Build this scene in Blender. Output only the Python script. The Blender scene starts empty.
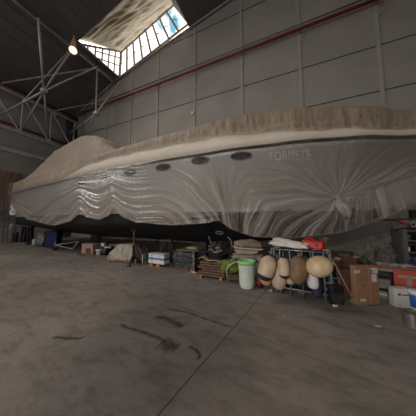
import bpy, bmesh, math, random
from mathutils import Vector, Matrix, noise
random.seed(7)
sc = bpy.context.scene
COL = sc.collection
PI = math.pi
R = math.radians

# ------------------------------------------------------------------ camera
F, YAW, PITCH, CH = 175.0, R(23), math.asin(0.0797), 1.6
fw = Vector((-math.sin(YAW)*math.cos(PITCH), math.cos(YAW)*math.cos(PITCH), math.sin(PITCH)))
rt = Vector((math.cos(YAW), math.sin(YAW), 0)); up = rt.cross(fw)
CP = Vector((0, 0, CH))
cam = bpy.data.cameras.new('camera'); cam.sensor_width = 36; cam.lens = 36*F/416; cam.clip_start = .05; cam.clip_end = 300
camo = bpy.data.objects.new('camera', cam); COL.objects.link(camo)
camo.location = CP
camo.rotation_euler = Matrix((rt, up, -fw)).transposed().to_euler()
sc.camera = camo
def ray(x, y): return fw*F + rt*(x-208) + up*(208-y)
def G(x, y, z=0.0):                      # the floor point seen at a place of the photo
    r = ray(x, y); return CP + r*((z-CH)/r.z)
def P(x, y, Y):                          # the point of the plane at distance Y
    r = ray(x, y); return CP + r*(Y/r.y)
def PX(x, y, X):
    r = ray(x, y); return CP + r*(X/r.x)
def mpp(p): return (Vector(p)-CP).dot(fw)/F   # metres per pixel there

# ------------------------------------------------------------------ materials
def mk(name, col, rough=.7, metal=0, var=.25, scale=3.0, bump=0.0, bscale=None, spec=.4, trans=0.0, emit=None, estr=0, col2=None, stretch=None):
    m = bpy.data.materials.new(name); m.use_nodes = True
    nt = m.node_tree; N = nt.nodes; Lk = nt.links
    b = N['Principled BSDF']
    b.inputs['Roughness'].default_value = rough; b.inputs['Metallic'].default_value = metal
    b.inputs['Specular IOR Level'].default_value = spec
    tc = N.new('ShaderNodeTexCoord')
    src = tc.outputs['Object']
    if stretch:
        mp = N.new('ShaderNodeMapping'); mp.inputs['Scale'].default_value = stretch
        Lk.new(src, mp.inputs['Vector']); src = mp.outputs['Vector']
    no = N.new('ShaderNodeTexNoise'); no.inputs['Scale'].default_value = scale; no.inputs['Detail'].default_value = 5
    Lk.new(src, no.inputs['Vector'])
    cr = N.new('ShaderNodeValToRGB')
    c2 = col2 or tuple(c*(1-var) for c in col)
    cr.color_ramp.elements[0].position = .35; cr.color_ramp.elements[1].position = .65
    cr.color_ramp.elements[0].color = (*c2, 1); cr.color_ramp.elements[1].color = (*col, 1)
    Lk.new(no.outputs['Fac'], cr.inputs['Fac']); Lk.new(cr.outputs['Color'], b.inputs['Base Color'])
    if bump:
        n2 = N.new('ShaderNodeTexNoise'); n2.inputs['Scale'].default_value = bscale or scale*3; n2.inputs['Detail'].default_value = 4
        Lk.new(src, n2.inputs['Vector'])
        bp = N.new('ShaderNodeBump'); bp.inputs['Strength'].default_value = bump; bp.inputs['Distance'].default_value = .05
        Lk.new(n2.outputs['Fac'], bp.inputs['Height']); Lk.new(bp.outputs['Normal'], b.inputs['Normal'])
    if emit:
        b.inputs['Emission Color'].default_value = (*emit, 1); b.inputs['Emission Strength'].default_value = estr
    if trans:
        out = N['Material Output']; t = N.new('ShaderNodeBsdfTransparent'); mx = N.new('ShaderNodeMixShader')
        mx.inputs[0].default_value = trans
        Lk.new(b.outputs[0], mx.inputs[1]); Lk.new(t.outputs[0], mx.inputs[2]); Lk.new(mx.outputs[0], out.inputs['Surface'])
    return m

def film_mat(name, tint, base, edge, streak, amount=.35, rough=.22, attr=None, bump=.5, layered=False, gloss=1.0, lo=.35, hi=.75):
    """thin polythene: clear where flat to the eye, milkier where it is seen edge-on or lies in folds"""
    m = bpy.data.materials.new(name); m.use_nodes = True
    nt = m.node_tree; N = nt.nodes; Lk = nt.links
    N.remove(N['Principled BSDF']); out = N['Material Output']
    if attr:
        a = N.new('ShaderNodeAttribute'); a.attribute_name = attr; src = a.outputs['Vector']
    else:
        src = N.new('ShaderNodeTexCoord').outputs['Object']
    mp = N.new('ShaderNodeMapping'); mp.inputs['Scale'].default_value = streak
    Lk.new(src, mp.inputs['Vector'])
    no = N.new('ShaderNodeTexNoise'); no.inputs['Scale'].default_value = 1; no.inputs['Detail'].default_value = 6; no.inputs['Roughness'].default_value = .65
    Lk.new(mp.outputs['Vector'], no.inputs['Vector'])
    bp = N.new('ShaderNodeBump'); bp.inputs['Strength'].default_value = bump; bp.inputs['Distance'].default_value = .06
    Lk.new(no.outputs['Fac'], bp.inputs['Height'])
    lw = N.new('ShaderNodeLayerWeight'); lw.inputs['Blend'].default_value = .35
    Lk.new(bp.outputs['Normal'], lw.inputs['Normal'])
    pw = N.new('ShaderNodeMapRange'); pw.inputs['From Min'].default_value = lo; pw.inputs['From Max'].default_value = hi
    pw.inputs['To Min'].default_value = base; pw.inputs['To Max'].default_value = base+amount
    Lk.new(no.outputs['Fac'], pw.inputs['Value'])
    ad = N.new('ShaderNodeMath'); ad.operation = 'MULTIPLY_ADD'; ad.inputs[1].default_value = edge
    Lk.new(lw.outputs['Facing'], ad.inputs[0]); Lk.new(pw.outputs['Result'], ad.inputs[2])
    ad.use_clamp = True
    if layered:                           # fewer layers of film near the rail
        sp_ = N.new('ShaderNodeSeparateXYZ'); Lk.new(src, sp_.inputs[0])
        ms = N.new('ShaderNodeMapRange'); ms.interpolation_type = 'SMOOTHSTEP'
        ms.inputs['From Min'].default_value = .10; ms.inputs['From Max'].default_value = .75; ms.inputs['To Min'].default_value = .28; ms.inputs['To Max'].default_value = 1.55
        Lk.new(sp_.outputs['Z'], ms.inputs['Value'])
        m0 = N.new('ShaderNodeMath'); m0.operation = 'MULTIPLY'; m0.use_clamp = True; Lk.new(ad.outputs[0], m0.inputs[0]); Lk.new(ms.outputs['Result'], m0.inputs[1]); ad = m0
    d = N.new('ShaderNodeBsdfDiffuse'); d.inputs['Color'].default_value = (*tint, 1); Lk.new(bp.outputs['Normal'], d.inputs['Normal'])
    tl = N.new('ShaderNodeBsdfTranslucent'); tl.inputs['Color'].default_value = (*tint, 1)
    m1 = N.new('ShaderNodeMixShader'); m1.inputs[0].default_value = .25; Lk.new(d.outputs[0], m1.inputs[1]); Lk.new(tl.outputs[0], m1.inputs[2])
    tr = N.new('ShaderNodeBsdfTransparent'); tr.inputs['Color'].default_value = (.97, .97, .97, 1)
    m2 = N.new('ShaderNodeMixShader'); Lk.new(ad.outputs[0], m2.inputs[0]); Lk.new(tr.outputs[0], m2.inputs[1]); Lk.new(m1.outputs[0], m2.inputs[2])
    g = N.new('ShaderNodeBsdfGlossy'); g.inputs['Roughness'].default_value = rough; g.inputs['Color'].default_value = (1, 1, 1, 1); Lk.new(bp.outputs['Normal'], g.inputs['Normal'])
    fr = N.new('ShaderNodeFresnel'); fr.inputs['IOR'].default_value = 1.55; Lk.new(bp.outputs['Normal'], fr.inputs['Normal'])
    fm_ = N.new('ShaderNodeMath'); fm_.operation = 'MULTIPLY'; fm_.inputs[1].default_value = gloss; Lk.new(fr.outputs[0], fm_.inputs[0])
    m3 = N.new('ShaderNodeMixShader'); Lk.new(fm_.outputs[0], m3.inputs[0]); Lk.new(m2.outputs[0], m3.inputs[1]); Lk.new(g.outputs[0], m3.inputs[2])
    Lk.new(m3.outputs[0], out.inputs['Surface'])
    return m

M = {}
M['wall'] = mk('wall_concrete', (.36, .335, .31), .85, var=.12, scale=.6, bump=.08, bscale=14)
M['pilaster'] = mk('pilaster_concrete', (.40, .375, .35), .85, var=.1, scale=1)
M['joint'] = mk('dark_joint_gap', (.08, .075, .07), .95)  # dark colour of the joints between wall panels
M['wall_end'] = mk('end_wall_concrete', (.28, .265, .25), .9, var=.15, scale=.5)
M['roof'] = mk('roof_sheet', (.13, .12, .112), .8, var=.15, scale=.8)
M['steel'] = mk('grey_steel', (.36, .345, .33), .5, .2, var=.2, scale=4)
M['beam'] = mk('dark_beam', (.13, .125, .12), .7, .1)
M['edge'] = mk('pale_gutter', (.34, .33, .32), .55, .3)
M['red'] = mk('red_pipe_paint', (.20, .022, .026), .5)
M['galv'] = mk('galvanised_tube', (.30, .31, .32), .4, .6, var=.2, scale=8)
M['hullw'] = mk('white_gelcoat', (.42, .405, .395), .35, var=.06, scale=.5)
M['black'] = mk('antifouling_black', (.018, .018, .019), .75, var=.35, scale=1.5)
M['band'] = mk('cream_bulwark', (.60, .545, .465), .5, var=.06)
M['rub'] = mk('dark_rubrail', (.03, .03, .035), .5)
M['port'] = mk('porthole_glass', (.012, .013, .016), .15)
M['portrim'] = mk('porthole_rim', (.25, .25, .25), .3, .6)
M['letter'] = mk('pale_lettering', (.80, .79, .78), .5)
M['darkglass'] = mk('dark_window', (.02, .02, .024), .2)
M['tarp'] = mk('quilted_lining', (.70, .61, .46), .85, var=.22, scale=1.2, bump=.5, bscale=2.5)
M['tblack'] = mk('black_plastic', (.014, .014, .016), .4, var=.3, scale=6)
M['bag'] = mk('black_bin_bag', (.012, .012, .014), .22, bump=.5, bscale=9, spec=.7)
M['wood'] = mk('weathered_timber', (.17, .105, .065), .8, col2=(.08, .05, .03), scale=5, stretch=(1, 6, 6))
M['woodred'] = mk('reddish_timber', (.19, .09, .06), .8, col2=(.10, .045, .03), scale=5)
M['woodor'] = mk('orange_timber', (.50, .20, .06), .75, col2=(.34, .12, .04), scale=6)
M['board'] = mk('board_planks', (.25, .17, .135), .85, col2=(.13, .09, .075), scale=2.2, stretch=(6, 6, .6))
M['card'] = mk('cardboard', (.26, .14, .08), .85, var=.15, scale=3)
M['card2'] = mk('dark_cardboard', (.10, .052, .036), .85, var=.25, scale=3)
M['paper'] = mk('white_paper', (.50, .49, .47), .8, var=.1)
M['tape'] = mk('parcel_tape', (.55, .45, .38), .4)
M['white'] = mk('white_plastic', (.66, .66, .65), .5, var=.1)
M['grime'] = mk('greyish_white', (.50, .49, .47), .7, var=.3, scale=5)
M['blue'] = mk('blue_stripe', (.03, .16, .50), .5)
M['blued'] = mk('blue_sheet', (.012, .03, .11), .6, var=.4)
M['bluebk'] = mk('blue_bucket', (.02, .10, .38), .4)
M['navy'] = mk('navy_cloth', (.012, .015, .035), .8)
M['green'] = mk('green_bag', (.16, .24, .03), .7, var=.5, scale=6, bump=.4, bscale=8)
M['greenlid'] = mk('green_lid', (.30, .60, .24), .4, var=.1)
M['binw'] = mk('pale_green_bin', (.55, .62, .55), .45, var=.08)
M['fend'] = mk('cream_fender', (.58, .46, .33), .55, col2=(.42, .30, .20), scale=4, bump=.15)
M['fendp'] = mk('pinkish_fender', (.55, .43, .34), .6, col2=(.42, .31, .24), scale=4)
M['fendb'] = mk('brown_fender', (.25, .155, .09), .65, col2=(.14, .085, .05), scale=5, bump=.2)
M['fendy'] = mk('yellowed_fender', (.66, .52, .34), .38, col2=(.45, .30, .16), scale=2.6)
M['fnavy'] = mk('navy_fender_end', (.02, .025, .06), .5)
M['orange'] = mk('orange_rubber', (.55, .24, .08), .6)
M['rope'] = mk('rope', (.30, .27, .22), .9)
M['redp'] = mk('red_jerrycan', (.50, .02, .02), .4)
M['sheet'] = mk('white_canvas', (.62, .60, .57), .8, var=.2, scale=4, bump=.3, bscale=7)
M['beige'] = mk('beige_cushion', (.42, .335, .235), .85, var=.25, scale=5, bump=.3, bscale=9)
M['brownc'] = mk('brown_cushion', (.27, .205, .15), .85, var=.3, scale=5, bump=.3, bscale=9)
M['pinkc'] = mk('grey_pink_cloth', (.36, .30, .27), .85, var=.3, scale=7, bump=.4, bscale=9)
M['pinkbox'] = mk('pinkish_foam', (.34, .23, .20), .8, var=.2)
M['olive'] = mk('olive_tarpaulin', (.085, .075, .058), .75, var=.4, scale=5, bump=.5, bscale=9)
M['orred'] = mk('orange_red_paint', (.36, .055, .03), .5, var=.2)
M['tmark'] = mk('grey_mark', (.30, .21, .20), .6)
M['metal'] = mk('brushed_metal', (.36, .34, .32), .35, .8, var=.3, scale=10, stretch=(8, 8, .4))
M['shelf'] = mk('grey_shelving', (.10, .10, .10), .6, .2)
M['darkbits'] = mk('dark_things', (.035, .033, .032), .6, var=.4, scale=8)
M['greyb'] = mk('grey_things', (.20, .19, .18), .7, var=.4, scale=8)
M['pole'] = mk('broom_pole', (.33, .21, .14), .6)
M['lampmetal'] = mk('lamp_reflector', (.30, .24, .18), .4, .3)
M['warm_brown'] = mk('warm_brown_cone', (.50, .30, .16), .6)
M['bulb'] = mk('lamp_glow', (1, .9, .7), .5, emit=(1, .72, .40), estr=3)

# ------------------------------------------------------------------ builders
class MB:
    def __init__(s, k=1.0): s.v = []; s.f = []; s.m = []; s.k = k; s.mi = 0
    def add(s, vs, fs):
        o = len(s.v); s.v += [Vector(v)*s.k for v in vs]
        for f in fs: s.f.append([o+i for i in f]); s.m.append(s.mi)
    def box(s, c, d, rot=(0, 0, 0)):
        mt = Matrix.LocRotScale(None, None, None)
        from mathutils import Euler
        e = Euler(rot).to_matrix()
        vs = []
        for z in (-.5, .5):
            for x, y in ((-.5, -.5), (.5, -.5), (.5, .5), (-.5, .5)):
                vs.append(Vector(c)+e @ Vector((x*d[0], y*d[1], z*d[2])))
        s.add(vs, [(3, 2, 1, 0), (4, 5, 6, 7), (0, 1, 5, 4), (1, 2, 6, 5), (2, 3, 7, 6), (3, 0, 4, 7)])
        return s
    def tube(s, pts, r, n=8, r2=None):
        pts = [Vector(p) for p in pts]; rings = []; vs = []
        for i, p in enumerate(pts):
            a = pts[max(0, i-1)]; b = pts[min(len(pts)-1, i+1)]
            d = (b-a).normalized(); q = d.to_track_quat('Z', 'Y')
            rr = r if r2 is None else r+(r2-r)*i/(len(pts)-1)
            for j in range(n):
                an = 2*PI*j/n; vs.append(p+q @ Vector((rr*math.cos(an), rr*math.sin(an), 0)))
        fs = []
        for i in range(len(pts)-1):
            for j in range(n):
                k = (j+1) % n; fs.append((i*n+j, i*n+k, (i+1)*n+k, (i+1)*n+j))
        fs.append(tuple(range(n))[::-1]); fs.append(tuple((len(pts)-1)*n+j for j in range(n)))
        s.add(vs, fs); return s
    def lathe(s, prof, c=(0, 0, 0), n=24, rot=None):
        vs = []; fs = []
        for r, z in prof:
            for j in range(n):
                a = 2*PI*j/n; p = Vector((r*math.cos(a), r*math.sin(a), z))
                if rot is not None: p = rot @ p
                vs.append(Vector(c)+p)
        for i in range(len(prof)-1):
            for j in range(n):
                k = (j+1) % n; fs.append((i*n+j, i*n+k, (i+1)*n+k, (i+1)*n+j))
        fs.append(tuple(range(n))[::-1]); fs.append(tuple((len(prof)-1)*n+j for j in range(n)))
        s.add(vs, fs); return s
    def blob(s, c, d, amp=.12, fr=1.6, seed=0, pw=.8, nu=28, nv=16, rot=None, flat=True):
        vs = []; fs = []
        def sp(x): return math.copysign(abs(x)**pw, x)
        for i in range(nv+1):
            ph = -PI/2+PI*i/nv
            for j in range(nu):
                th = 2*PI*j/nu
                p = Vector((sp(math.cos(ph))*sp(math.cos(th)), sp(math.cos(ph))*sp(math.sin(th)), sp(math.sin(ph))))
                q = p*fr+Vector((seed*3.7, seed*1.3, seed*2.1))
                p = p*(1+amp*(noise.noise(q)*1.2+.6*noise.noise(q*2.3)))
                p = Vector((p.x*d[0]/2, p.y*d[1]/2, p.z*d[2]/2))
                if rot is not None: p = rot @ p
                if flat: p.z = max(p.z, -d[2]/2)
                vs.append(Vector(c)+p)
        for i in range(nv):
            for j in range(nu):
                k = (j+1) % nu; fs.append((i*nu+j, i*nu+k, (i+1)*nu+k, (i+1)*nu+j))
        s.add(vs, fs); return s
    def prism(s, poly, y0, y1):          # outline in x,z
        n = len(poly)
        vs = [(x, y0, z) for x, z in poly]+[(x, y1, z) for x, z in poly]
        fs = [tuple(range(n)), tuple(range(2*n-1, n-1, -1))]+[(i, (i+1) % n+0, (i+1) % n+n, i+n)[::-1] for i in range(n)]
        s.add(vs, fs); return s
    def grid(s, fn, nu, nv):
        vs = [fn(i/nu, j/nv) for j in range(nv+1) for i in range(nu+1)]
        fs = [(j*(nu+1)+i, j*(nu+1)+i+1, (j+1)*(nu+1)+i+1, (j+1)*(nu+1)+i) for j in range(nv) for i in range(nu)]
        s.add(vs, fs); return s
    def build(s, name, mat, parent=None, smooth=False, bevel=0, solid=0, keep=False):
        me = bpy.data.meshes.new(name); me.from_pydata([tuple(v) for v in s.v], [], s.f)
        mats = mat if isinstance(mat, (list, tuple)) else [mat]
        for m in mats: me.materials.append(m)
        me.polygons.foreach_set('material_index', s.m)
        if smooth: me.polygons.foreach_set('use_smooth', [True]*len(me.polygons))
        if not keep:
            b = bmesh.new(); b.from_mesh(me); bmesh.ops.recalc_face_normals(b, faces=b.faces); b.to_mesh(me); b.free()
        o = bpy.data.objects.new(name, me); COL.objects.link(o)
        if parent: o.parent = parent
        if solid:
            md = o.modifiers.new('solid', 'SOLIDIFY'); md.thickness = solid; md.offset = 0
        if bevel:
            md = o.modifiers.new('bevel', 'BEVEL'); md.width = bevel; md.segments = 2; md.limit_method = 'ANGLE'
        return o

def thing(name, label, cat, loc=(0, 0, 0), rz=0, group=None):
    o = bpy.data.objects.new(name, None); COL.objects.link(o); o.empty_display_size = .1
    o.location = loc; o.rotation_euler = (0, 0, rz)
    return tag(o, label, cat, group)
def tag(o, label, cat, group=None):
    o['label'] = label; o['category'] = cat
    if group: o['group'] = group
    return o
def struct(o): o['kind'] = 'structure'; return o

# ------------------------------------------------------------------ hall shell
XL, XR, YB, YF = -22.3, 14.0, 12.0, -16.0
RP = [(-22.6, 13.75), (-15.0, 16.35), (-5.0, 18.45), (2, 19.9), (14.3, 21.6)]
def roofz(X):
    for (a, za), (b, zb) in zip(RP, RP[1:]):
        if X <= b: return za+(zb-za)*(X-a)/(b-a)
    return RP[-1][1]

def floor_material():
    m = bpy.data.materials.new('concrete_floor'); m.use_nodes = True
    nt = m.node_tree; N = nt.nodes; Lk = nt.links; b = N['Principled BSDF']
    tc = N.new('ShaderNodeTexCoord'); ob = tc.outputs['Object']
    def nz(scale, det=5, ro=.55, st=None):
        n = N.new('ShaderNodeTexNoise'); n.inputs['Scale'].default_value = scale; n.inputs['Detail'].default_value = det; n.inputs['Roughness'].default_value = ro
        if st:
            mp = N.new('ShaderNodeMapping'); mp.inputs['Scale'].default_value = st; mp.inputs['Rotation'].default_value = (0, 0, .5)
            Lk.new(ob, mp.inputs['Vector']); Lk.new(mp.outputs['Vector'], n.inputs['Vector'])
        else: Lk.new(ob, n.inputs['Vector'])
        return n.outputs['Fac']
    def ramp(src, p0, c0, p1, c1):
        r = N.new('ShaderNodeValToRGB'); e = r.color_ramp.elements
        e[0].position = p0; e[1].position = p1; e[0].color = (*c0, 1); e[1].color = (*c1, 1)
        Lk.new(src, r.inputs['Fac']); return r.outputs['Color']
    def mul(a, c):
        x = N.new('ShaderNodeMixRGB'); x.blend_type = 'MULTIPLY'; x.inputs['Fac'].default_value = 1
        Lk.new(a, x.inputs['Color1']); Lk.new(c, x.inputs['Color2']); return x.outputs['Color']
    c = ramp(nz(.45), .35, (.20, .172, .150), .68, (.305, .265, .235))
    c = mul(c, ramp(nz(2.2, 8, .7, (1, 2.2, 1)), .36, (.66, .65, .645), .54, (1, 1, 1)))
    c = mul(c, ramp(nz(9, 6, .7), .30, (.80, .80, .80), .48, (1, 1, 1)))
    c = mul(c, ramp(nz(.9, 7, .75, (1, 3.5, 1)), .27, (.55, .55, .56), .36, (1, 1, 1)))
    # sawn joints: two long thin dark lines with a chipped edge
    sep = N.new('ShaderNodeSeparateXYZ'); Lk.new(ob, sep.inputs[0])
    wob = nz(6, 3)
    def joint(p0, p1, w, c, dark):
        p0 = Vector(p0[:2]); p1 = Vector(p1[:2]); d = (p1-p0).normalized(); n = Vector((-d.y, d.x))
        vm = N.new('ShaderNodeVectorMath'); vm.operation = 'DOT_PRODUCT'; vm.inputs[1].default_value = (n.x, n.y, 0); Lk.new(ob, vm.inputs[0])
        s = N.new('ShaderNodeMath'); s.operation = 'SUBTRACT'; s.inputs[1].default_value = n.dot(p0)-.01; Lk.new(vm.outputs['Value'], s.inputs[0])
        mw = N.new('ShaderNodeMath'); mw.operation = 'MULTIPLY_ADD'; mw.inputs[1].default_value = .02; Lk.new(wob, mw.inputs[0]); Lk.new(s.outputs[0], mw.inputs[2])
        ab = N.new('ShaderNodeMath'); ab.operation = 'ABSOLUTE'; Lk.new(mw.outputs[0], ab.inputs[0])
        mr = N.new('ShaderNodeMapRange'); mr.inputs['From Min'].default_value = w*.4; mr.inputs['From Max'].default_value = w; Lk.new(ab.outputs[0], mr.inputs['Value'])
        return mul(c, ramp(mr.outputs['Result'], 0, dark, 1, (1, 1, 1)))
    c = joint(G(263, 295), G(162, 414), .012, c, (.35, .34, .33))
    c = joint(G(20, 330), G(150, 272), .02, c, (.78, .77, .76))
    c = joint(G(110, 278), G(300, 352), .02, c, (.80, .79, .78))
    Lk.new(c, b.inputs['Base Color'])
    b.inputs['Roughness'].default_value = .62; b.inputs['Specular IOR Level'].default_value = .3
    bp = N.new('ShaderNodeBump'); bp.inputs['Strength'].default_value = .12; bp.inputs['Distance'].default_value = .03
    Lk.new(nz(7, 8, .7), bp.inputs['Height']); Lk.new(bp.outputs['Normal'], b.inputs['Normal'])
    return m
o = MB().box(((XL+XR)/2, (YB+YF)/2, -.1), (XR-XL+1, YB-YF+1, .2)).build('floor', floor_material()); struct(o)

# old oil streaks on the floor: irregular flat stains, each a thin film lying on the concrete
def oil_material():
    m = bpy.data.materials.new('old_oil_stain'); m.use_nodes = True
    nt = m.node_tree; N = nt.nodes; Lk = nt.links; b = N['Principled BSDF']
    b.inputs['Base Color'].default_value = (.07, .062, .056, 1); b.inputs['Roughness'].default_value = .5
    a = N.new('ShaderNodeAttribute'); a.attribute_name = 'soak'
    no = N.new('ShaderNodeTexNoise'); no.inputs['Scale'].default_value = 7; no.inputs['Detail'].default_value = 6; no.inputs['Roughness'].default_value = .7
    Lk.new(N.new('ShaderNodeTexCoord').outputs['Object'], no.inputs['Vector'])
    ad = N.new('ShaderNodeMath'); ad.operation = 'MULTIPLY_ADD'; ad.inputs[1].default_value = 1.3; Lk.new(no.outputs['Fac'], ad.inputs[0]); Lk.new(a.outputs['Fac'], ad.inputs[2])
    mr = N.new('ShaderNodeMapRange'); mr.interpolation_type = 'SMOOTHSTEP'
    mr.inputs['From Min'].default_value = .85; mr.inputs['From Max'].default_value = 1.7; mr.inputs['To Max'].default_value = .72
    Lk.new(ad.outputs[0], mr.inputs['Value'])
    t = N.new('ShaderNodeBsdfTransparent'); mx = N.new('ShaderNodeMixShader')
    Lk.new(mr.outputs['Result'], mx.inputs[0]); Lk.new(t.outputs[0], mx.inputs[1]); Lk.new(b.outputs[0], mx.inputs[2]); Lk.new(mx.outputs[0], N['Material Output'].inputs['Surface'])
    return m
M['oil'] = oil_material()
def stain(pts, w, seed):
    pts = [G(*p) for p in pts]; vs = []; at = []; n = 40; K = 8
    for i in range(n+1):
        s = i/n*(len(pts)-1); k = min(int(s), len(pts)-2); f = s-k
        p = pts[k].lerp(pts[k+1], f); d = (pts[min(k+2, len(pts)-1)]-pts[max(k-1, 0)]).normalized(); q = Vector((-d.y, d.x, 0))
        e = min(1, 6*min(i/n, 1-i/n))
        ww = w*2.2*(.8+.7*noise.noise(Vector((i*.25+seed, seed, 0))))
        for j in range(K+1):
            c = j/K*2-1; vs.append(p+q*c*ww+Vector((0, 0, .003))); at.append((1-abs(c))*e)
    mb = MB(); mb.add(vs, [(i*(K+1)+j, (i+1)*(K+1)+j, (i+1)*(K+1)+j+1, i*(K+1)+j+1) for i in range(n) for j in range(K)])
    o = mb.build('oil_stain', M['oil']); a_ = o.data.attributes.new('soak', 'FLOAT', 'POINT'); a_.data.foreach_set('value', at)
    return o
STAINS = [([(115, 323), (128, 328), (142, 332), (156, 337), (172, 344)], .035, 1, 'long dark oil streak across the concrete floor'),
          ([(150, 317), (164, 318), (176, 323), (186, 329)], .075, 2, 'dark oil blotch beyond the long streak on the floor'),
          ([(160, 341), (168, 345), (180, 349)], .11, 3, 'dark oil blotch at the end of the long streak'),
          ([(186, 345), (196, 350), (200, 356), (196, 362)], .025, 4, 'thin curved oil mark near the floor joint'),
          ([(50, 337), (62, 338), (78, 339), (86, 337)], .035, 5, 'small dark smear on the pale floor, left of the oil streak'),
          ([(160, 308), (185, 312), (215, 322), (236, 330)], .025, 6, 'faint thin oil line running towards the floor joint')]
for pts, w, sd, lb in STAINS:
    tag(stain(pts, w, sd), lb, 'stain', 'oil stains on the floor')

mb = MB().box(((XL+XR)/2, YB+.15, 11.5), (XR-XL+1, .3, 24))
wb = mb.build('wall_back', M['wall'])
# cut the back wall along the roof line by building it as a polygon instead
bpy.data.objects.remove(wb)
poly = [(XL-.4, 0), (XR+.4, 0), (XR+.4, roofz(XR+.3)), (2, roofz(2)), (-5, roofz(-5)), (-15, roofz(-15)), (XL-.4, roofz(XL-.3))]
wb = struct(MB().prism(poly, YB, YB+.3).build('wall_back', M['wall']))
PIL = [9.0, 5.2, 1.35, -2.4, -6.25, -10.0, -13.2, -16.6, -20.0]
for X in PIL:
    h = roofz(X)-.25
    struct(MB().box((X, YB-.04, h/2), (.17, .08, h)).build('trim_1', M['pilaster'], wb))
mb = MB()
for z in (3.1, 6.0, 8.75, 11.4, 14.5, 17.4):
    x0 = XL+.3
    while roofz(x0) < z+.3: x0 += .25
    mb.box(((x0+XR)/2, YB-.012, z), (XR-x0, .03, .05))
struct(mb.build('trim_2', M['joint'], wb))
EY0, EY1, EZ0, EZ1 = -9.0, -2.5, 8.6, 13.2             # end wall window added out of view to brighten the left floor
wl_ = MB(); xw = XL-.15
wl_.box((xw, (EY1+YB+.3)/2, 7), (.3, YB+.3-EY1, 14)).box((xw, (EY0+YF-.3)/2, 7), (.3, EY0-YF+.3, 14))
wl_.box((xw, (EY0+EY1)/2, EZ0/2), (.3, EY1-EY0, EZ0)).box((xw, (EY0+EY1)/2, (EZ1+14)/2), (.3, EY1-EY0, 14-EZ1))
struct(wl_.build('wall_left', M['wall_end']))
poly = [(XR+.3, 0), (XR+.3, 0)]
struct(MB().box((XR+.15, (YB+YF)/2, 10.8), (.3, YB-YF+.6, 21.6)).build('wall_right', M['wall']))
# front wall behind the camera, with the big open hall door
DX0, DX1, DZ = -9.5, -0.5, 5.5
fmb = MB()
def fp(x0, x1, z0=0):
    xs = [x0]+[x for x, _ in RP if x0 < x < x1]+[x1]
    fmb.prism([(x0, z0), (x1, z0)]+[(x, roofz(x)) for x in xs[::-1]], YF-.3, YF)
fp(XL-.3, DX0); fp(DX1, XR+.3); fp(DX0, DX1, DZ)
struct(fmb.build('wall_front', M['wall']))
struct(MB().box((XL+.5, YB-.4, 6.8), (.8, .7, 13.6)).build('trim_3', mk('corner_pillar', (.05, .047, .045), .9)))

# roof with a hole for the lantern light
LX0, LX1, LY0 = -15.0, -6.8, 8.0
rf = MB()
def rquad(x0, x1, y0, y1):
    vs = [(x0, y0, roofz(x0)), (x1, y0, roofz(x1)), (x1, y1, roofz(x1)), (x0, y1, roofz(x0))]
    vs += [(x, y, z+.15) for x, y, z in vs]
    rf.add(vs, [(0, 1, 2, 3), (7, 6, 5, 4), (0, 4, 5, 1), (1, 5, 6, 2), (2, 6, 7, 3), (3, 7, 4, 0)])
KX0, KX1, KY0, KY1 = -17.0, -9.6, -4.2, 1.5       # roof light added out of view to brighten the wall and left floor
rquad(-22.6, KX0, YF-.3, YB+.3); rquad(KX0, LX0, KY1, YB+.3); rquad(KX0, LX0, YF-.3, KY0)
rquad(LX0, KX1, KY1, LY0); rquad(LX0, KX1, YF-.3, KY0); rquad(KX1, LX1, YF-.3, LY0)
rquad(LX1, -5, YF-.3, YB+.3); rquad(-5, 2, YF-.3, YB+.3); rquad(2, 14.3, YF-.3, YB+.3)
ceil = struct(rf.build('ceiling', M['roof']))
rb = MB()
x = -22.0
while x < 14:
    if KX0-.1 < x < KX1+.1:
        y1 = LY0-.4 if x > LX0-.3 else YB
        rb.box((x, (KY1+y1)/2, roofz(x)-.03), (.09, y1-KY1, .09)); rb.box((x, (YF+KY0)/2, roofz(x)-.03), (.09, KY0-YF, .09))
    elif not (LX0-.3 < x < LX1+.3):
        rb.box((x, (YB+YF)/2, roofz(x)-.03), (.09, YB-YF, .09))
    else:
        rb.box((x, (LY0+YF)/2-.2, roofz(x)-.03), (.09, LY0-YF-.4, .09))
    x += .95
struct(rb.build('trim_4', mk('roof_ribs', (.16, .15, .14), .8), ceil))

# lantern light over the roof: glazed end, glazed cheek, quilted sloping ceiling
ZQ0, ZQ1, ZR1 = 16.37, 19.2, 21.2
Q0 = Vector((-14.95, 11.95, ZQ0)); Q1 = Vector((-14.85, 11.95, ZQ1)); R0 = Vector((-6.85, 11.95, 18.5)); R1 = Vector((-8.45, 11.95, ZR1)); P0 = Vector((-15.0, 8.15, 16.3))
S0 = Vector((-6.9, 7.6, 18.35))
glass = bpy.data.materials.new('window_glass'); glass.use_nodes = True
nt = glass.node_tree; nt.nodes.remove(nt.nodes['Principled BSDF'])
t_ = nt.nodes.new('ShaderNodeBsdfTransparent'); t_.inputs[0].default_value = (.93, .93, .93, 1)
g_ = nt.nodes.new('ShaderNodeBsdfGlossy'); g_.inputs['Roughness'].default_value = .05
mx = nt.nodes.new('ShaderNodeMixShader'); mx.inputs[0].default_value = .05
nt.links.new(t_.outputs[0], mx.inputs[1]); nt.links.new(g_.outputs[0], mx.inputs[2]); nt.links.new(mx.outputs[0], nt.nodes['Material Output'].inputs['Surface'])
w3 = MB(); w3.add([(KX0, KY0, roofz(KX0)+.1), (-15, KY0, roofz(-15)+.1), (-15, KY1, roofz(-15)+.1), (KX0, KY1, roofz(KX0)+.1), (KX1, KY0, roofz(KX1)+.1), (KX1, KY1, roofz(KX1)+.1)], [(0, 1, 2, 3), (1, 4, 5, 2)])
w3 = struct(w3.build('added_roof_light', glass))
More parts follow.
